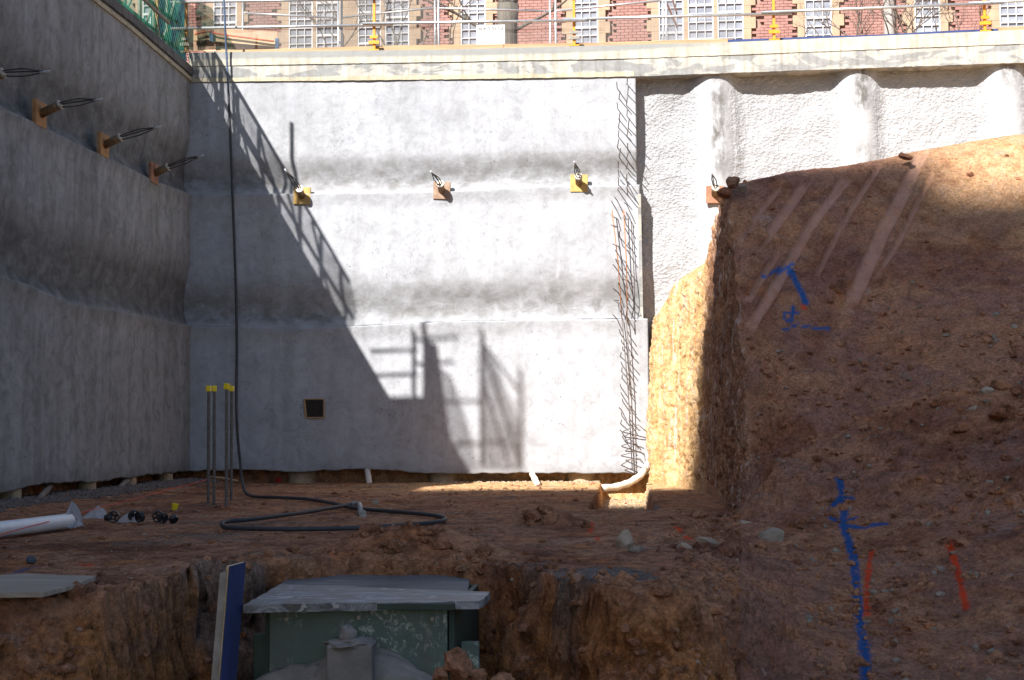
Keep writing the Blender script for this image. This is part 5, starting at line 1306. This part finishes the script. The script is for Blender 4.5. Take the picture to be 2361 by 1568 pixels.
# ------------------------------------------------------------------ temporary fence, sign
YFc = 25.2
def fence_panel(u0, vt0, u1, vt1, label, y0=YFc, y1=YFc):
    a = PY(u0, vt0, y0); b = PY(u1, vt1, y1); zb_ = UZ
    zt0 = zb_ + 2.15
    o = empty('fence_panel', ((a[0]+b[0])/2, (a[1]+b[1])/2, zb_))
    for q in (a, b): MB().tube([(q[0], q[1], zb_), (q[0], q[1], zt0)], 0.021, 10).build('upright', M['steel'], o)
    MB().tube([a, b], 0.019, 10).build('mid_rail', M['steel'], o)
    MB().tube([(a[0], a[1], zt0 - .02), (b[0], b[1], zt0 - .02)], 0.019, 10).build('top_rail', M['steel'], o)
    MB().tube([(a[0], a[1], zb_ + .15), (b[0], b[1], zb_ + .15)], 0.019, 10).build('bottom_rail', M['steel'], o)
    wm_ = MB(); n = int(np.linalg.norm(b - a) / 0.075)
    for k in range(1, n):
        t = k / n; x = a[0] + (b[0]-a[0]) * t; y = a[1] + (b[1]-a[1]) * t; wm_.tube([(x, y, zb_ + .16), (x, y, zt0 - .03)], 0.0018, 3, caps=False, smooth=False)
    for k in range(1, 8):
        z = zb_ + .15 + 2.0 * k / 8; wm_.tube([(a[0], a[1], z), (b[0], b[1], z)], 0.0018, 3, caps=False, smooth=False)
    tag(wm_.build('wire_mesh', M['mesh_wire'], o), kind='stuff')
    MB().box((a[0], a[1], zb_ + .06), (.5, .22, .12)).build('foot_block', M['render_grey'], o, bevel=.02)
    tag(o, label, 'fence panel', 'temporary fence panels behind the wall')
fence_panel(788, 40, 1003, 18, 'silver temporary fence panel behind the first orange post', 25.6, 25.0)
fence_panel(1011, 19, 1268, 26, 'silver temporary fence panel carrying the white sign', 25.0, 25.4)
fence_panel(1281, 25, 1528, 1, 'silver temporary fence panel behind the dusty post', 25.4, 25.0)
fence_panel(1535, 2, 1560, 60, 'narrow folded fence panel seen edge on before the triple window', 25.0, 27.5)
fence_panel(560, 30, 780, 42, 'silver temporary fence panel behind the timber hoarding', 25.2, 25.5)
# sign
a = PY(1098, 59, 24.95); b = PY(1164, 101, 24.95)
sg = empty('sign', ((a[0]+b[0])/2, 24.95, b[2])); tag(sg, 'white tree protection zone sign on the temporary fence', 'sign')
MB().poly([(a[0], 24.95, b[2]), (b[0], 24.95, b[2]), (b[0], 24.95, a[2]), (a[0], 24.95, a[2])], (0, .006, 0)).build('board', M['sign'], sg)
def text(body, x0, x1, z0, z1, y, parent):
    cu = bpy.data.curves.new('t', 'FONT'); cu.body = body; cu.align_x = 'LEFT'
    ob = bpy.data.objects.new('t', cu); COL.objects.link(ob); bpy.context.view_layer.update()
    dg = bpy.context.evaluated_depsgraph_get(); me = bpy.data.meshes.new_from_object(ob.evaluated_get(dg)); bpy.data.objects.remove(ob)
    v = np.array([p.co[:] for p in me.vertices]); lo, hi = v.min(0), v.max(0)
    off = OFF[parent.name]
    for p in me.vertices:
        p.co = (x0 + (p.co.x - lo[0]) / (hi[0] - lo[0]) * (x1 - x0) - off[0], y - off[1], z0 + (p.co.y - lo[1]) / (hi[1] - lo[1]) * (z1 - z0) - off[2])
    me.materials.clear(); me.materials.append(M['ink']); link('lettering', me, parent)
W_, H_ = b[0] - a[0], a[2] - b[2]
text('TREE PROTECTION ZONE', a[0] + .05 * W_, b[0] - .04 * W_, a[2] - .27 * H_, a[2] - .11 * H_, 24.944, sg)
text('NO EXCAVATION OR TRENCHING', a[0] + .13 * W_, b[0] - .13 * W_, a[2] - .42 * H_, a[2] - .36 * H_, 24.944, sg)
text('NO STORAGE OF MATERIALS OR WASTE', a[0] + .06 * W_, b[0] - .06 * W_, a[2] - .56 * H_, a[2] - .50 * H_, 24.944, sg)
text('WITHIN', a[0] + .15 * W_, a[0] + .36 * W_, a[2] - .74 * H_, a[2] - .68 * H_, 24.944, sg)
text('METRES', a[0] + .62 * W_, a[0] + .85 * W_, a[2] - .74 * H_, a[2] - .68 * H_, 24.944, sg)

# ------------------------------------------------------------------ brick building
YB = 40.0
XB0, XB1, ZB1 = -24.0, 22.0, 17.0
bl_ = empty('brick_building', (0, YB, UZ)); tag(bl_, 'red brick building with sandstone trim and white many paned windows behind the fence', 'building')
WIN = [(330,386),(493,547),(667,722),(730,785),(826,879),(889,944),(1063,1120),(1323,1379),(1519,1576),(1586,1645),(1654,1714),(1856,1917),(2108,2167),(2304,2362),(2470,2530)]
wx = [(PY(a, 60, YB)[0], PY(b, 60, YB)[0]) for a, b in WIN]
MB().box(((XB0+XB1)/2, YB + 3, (UZ + ZB1)/2), (XB1 - XB0, 5.94, ZB1 - UZ)).build('wall', M['mortar'], bl_)
ZLO, ZHI = 11.3, 14.1
# stone strips: between close windows and as jambs with toothed quoins
stone = []
for i, (x0, x1) in enumerate(wx):
    prev = wx[i-1][1] if i else x0 - 9; nxt = wx[i+1][0] if i + 1 < len(wx) else x1 + 9
    jl = (prev, x0) if x0 - prev < 0.7 else (x0 - 0.22, x0); jr = None if nxt - x1 < 0.7 else (x1, x1 + 0.22)
    stone.append((jl, x0 - prev < 0.7)); 
    if jr: stone.append((jr, False))
qn = []
for (x0, x1), mid in stone:
    z = ZLO; k = 0
    while z < ZHI:
        h = 0.34; ext = 0.0 if mid else (0.13 if k % 2 else 0.0)
        left = (x0 in [q[1] for q in wx])
        xa, xb = (x0, x1 + ext) if left else (x0 - ext, x1)
        if mid: xa, xb = x0, x1
        qn.append((xa, xb, z)); 
        MB().box(((xa+xb)/2, YB - .02, z + h/2), (xb - xa - .004, .12, h - .006)).build('quoin_stone', M['stone'], bl_)
        z += h; k += 1
# bricks in view
bw_, bh_ = 0.23, 0.086
bm_ = MB().box((0, 0, 0), (bw_ - .012, .05, bh_ - .012)).mesh('brick', M['brick']); bm2 = MB().box((0, 0, 0), (bw_ - .012, .05, bh_ - .012)).mesh('brick', M['brick_d'])
def blocked(xa, xb, z):
    for (p, q_, zz) in qn:
        if zz - .02 <= z < zz + .34 and xb > p and xa < q_: return True
    for (p, q_) in wx:
        if xb > p and xa < q_: return True
    return False
cand = []
row = 0; z = ZLO
while z < ZHI:
    x = -14.5 + (bw_ / 2 if row % 2 else 0)
    while x < 12:
        if not blocked(x - .02, x + bw_ - .05, z + .04): cand.append((x + bw_ / 2, z + bh_ / 2))
        x += bw_
    z += bh_; row += 1
# the 300 that show plainest: between the fence screen and the right edge, in the lit strip
key = lambda c: abs(c[1] - 12.6) + (0 if c[0] > 0 else 2.0)
cand.sort(key=key)
off = OFF[bl_.name]
for k, (x, z) in enumerate(cand[:300]):
    o = bpy.data.objects.new('brick', bm_ if rnd.random() < .6 else bm2); COL.objects.link(o); o.parent = bl_; o.location = (x - off[0], YB - .025 - off[1] + rnd.uniform(-.004, .004), z - off[2])
rest = MB()
for (x, z) in cand[300:]: rest.box((x, YB - .025 + rnd.uniform(-.004, .004), z), (bw_ - .012, .05, bh_ - .012))
tag(rest.build('brickwork', M['brick'], bl_), kind='stuff')
# windows
pane_w = None
for i, (x0, x1) in enumerate(wx):
    o = empty('window', (0, 0, 0)); o.parent = bl_; OFF[o.name] = OFF[bl_.name].copy()
    f_ = MB(); yw = YB - .03; n = 3; ww = x1 - x0; step = ww / n
    zr = [ZLO]
    while zr[-1] < ZHI: zr.append(zr[-1] + step * 1.02)
    for k in range(n + 1): f_.box((x0 + step * k, yw - .01, (ZLO + zr[-1])/2), (.065 if k in (0, n) else .02, .06, zr[-1] - ZLO))
    for j, z in enumerate(zr): f_.box(((x0+x1)/2, yw - .012, z), (ww, .058, 0.065 if (j + i) % 4 == 0 else .02))
    f_.build('frame', M['white'], o)
    if i == 0 or i == len(wx) - 1: 
        MB().box(((x0+x1)/2, yw + .02, (ZLO+zr[-1])/2), (ww, .01, zr[-1]-ZLO)).build('pane', M['glass'], o); continue
    pm = MB().box((0, 0, 0), (step - .03, .012, step * 1.02 - .03)).mesh('pane', M['glass'])
    for k in range(n):
        for j in range(len(zr) - 1):
            q = bpy.data.objects.new('pane', pm); COL.objects.link(q); q.parent = o
            q.location = (x0 + step * (k + .5) - off[0], yw + .015 - off[1], (zr[j] + zr[j+1])/2 - off[2])
            q.rotation_euler = (rnd.uniform(-.02, .02), 0, rnd.uniform(-.02, .02))
p = PY(2062, 60, YB - .2)
dp = MB().tube([(p[0] - .12, YB - .12, UZ), (p[0] - .12, YB - .12, ZB1)], .16, 14).build('downpipe', M['render_grey'], bl_)
# trees and bare shrubs in front
def branch(mb, p, d, L, r, depth, rr, spread=0.6):
    n = 5; pts = [p]; q = p.copy(); dd = d.copy()
    for i in range(n):
        dd = dd + np.array([rr.uniform(-.2, .2), rr.uniform(-.2, .2), rr.uniform(-.08, .14)]); dd /= np.linalg.norm(dd); q = q + dd * L / n; pts.append(q.copy())
    mb.tube(pts, [r * (1 - .6 * i / n) for i in range(n + 1)], 6 if r > .03 else 4, caps=False)
    if depth > 0:
        for k in range(rr.randint(2, 4)):
            i = rr.randint(2, n); nd = dd + np.array([rr.uniform(-1, 1), rr.uniform(-1, 1), rr.uniform(-.5, .8)]) * spread; nd /= np.linalg.norm(nd)
            branch(mb, pts[i], nd, L * rr.uniform(.5, .8), r * .5, depth - 1, rr, spread)
rr = random.Random(21)
tx = PY(1040, 60, 33)[0] if False else PY(1170, 60, 33)[0]
t_ = empty('bare_tree', (tx, 33, UZ)); tag(t_, 'grey bare tree trunk forking upward behind the white sign', 'tree')
zf2 = PY(1170, 12, 33)[2]
MB().tube([(tx - .05, 33, UZ - .1), (tx - .02, 33, UZ + 1.5), (tx + .0, 33, zf2 - .5), (tx + .02, 33, zf2)], [.36, .28, .25, .27], 14).build('trunk', M['bark'], t_)
cr_ = MB()
branch(cr_, np.array([tx + .02, 33, zf2 - .1]), np.array([.55, 0, 1.0]) / 1.14, 2.6, .17, 3, rr); branch(cr_, np.array([tx - .02, 33, zf2 - .1]), np.array([-.25, 0, 1.0]), 2.6, .18, 3, rr)
branch(cr_, np.array([tx - .05, 33, UZ + 3.2]), np.array([-.9, -.2, .45]), 2.2, .05, 3, rr); branch(cr_, np.array([tx + .05, 33, UZ + 3.4]), np.array([.9, -.2, .45]), 2.0, .045, 3, rr)
cr_.build('branches', M['bark'], t_)
def shrub(u, v, Yq, n, L, r, label, seed, depth=3):
    rr = random.Random(seed); p = PY(u, v, Yq); b = np.array([p[0], Yq, UZ])
    t_ = empty('bare_shrub', b); tag(t_, label, 'shrub', 'leafless shrubs before the brick building')
    for k in range(n):
        mb = MB(); hgt = p[2] - UZ
        st = np.array([b[0] + rr.uniform(-.15, .15), Yq + rr.uniform(-.15, .15), UZ - .05]); top = np.array([p[0] + rr.uniform(-.5, .5), Yq + rr.uniform(-.3, .3), p[2] - rr.uniform(.2, .7)])
        mb.tube([st, (st + top) / 2 + np.array([rr.uniform(-.2, .2), 0, 0]), top], [r * 1.3, r, r * .8], 6, caps=False)
        branch(mb, top, np.array([rr.uniform(-.8, .8), rr.uniform(-.3, .3), .8]), L, r * .75, depth, rr, .9)
        mb.build('stem', M['twig'], t_)
shrub(1975, 70, 36, 5, 1.0, .035, 'leafless twiggy shrub under the window right of the blue boards middle', 31)
shrub(2105, 60, 36, 6, 1.1, .035, 'leafless tangled shrub in front of the right small window', 32)
shrub(2060, 50, 37, 4, 1.2, .04, 'leafless shrub around the grey downpipe', 33)
shrub(2195, 70, 36, 4, .9, .03, 'leafless shrub left of the rightmost orange post', 34)
shrub(1880, 70, 37, 4, .8, .028, 'leafless shrub under the window over the blue boards', 35)
shrub(760, 60, 35, 4, 1.3, .03, 'leafless shrub in front of the paired windows at left', 36)
shrub(900, 60, 35, 4, 1.3, .03, 'leafless shrub behind the first orange post', 37)
shrub(1020, 50, 35, 4, 1.2, .025, 'leafless shrub left of the sign', 38)
# unseen tall block behind the camera, inferred from shadow and sized to cast it
YT = 19.3; k_ = SUN[2] / -SUN[1]; Yo = -45.0
zt_b = k_ * (YT - Yo)
tb2 = empty('shade_block', (-32, Yo - 6, -1.1)); tag(tb2, 'unseen tall plain block behind the camera, shaped to shade the excavation', 'building')
MB().box((-32, Yo - 6, (zt_b - 1.2) / 2), (24, 12, zt_b + 1.2)).build('block', M['render_grey'], tb2)
MB().box((-32, Yo - 6, zt_b + .1 - .4), (24.4, 12.4, .5)).build('shade_parapet', M['render_grey'], tb2)
MB().box((-33.3, Yo - 1.7, zt_b + .6), (4.2, 3.0, 1.8)).build('shade_step', M['render_grey'], tb2)  # added roof step that keeps the bank crest and cut face in shade
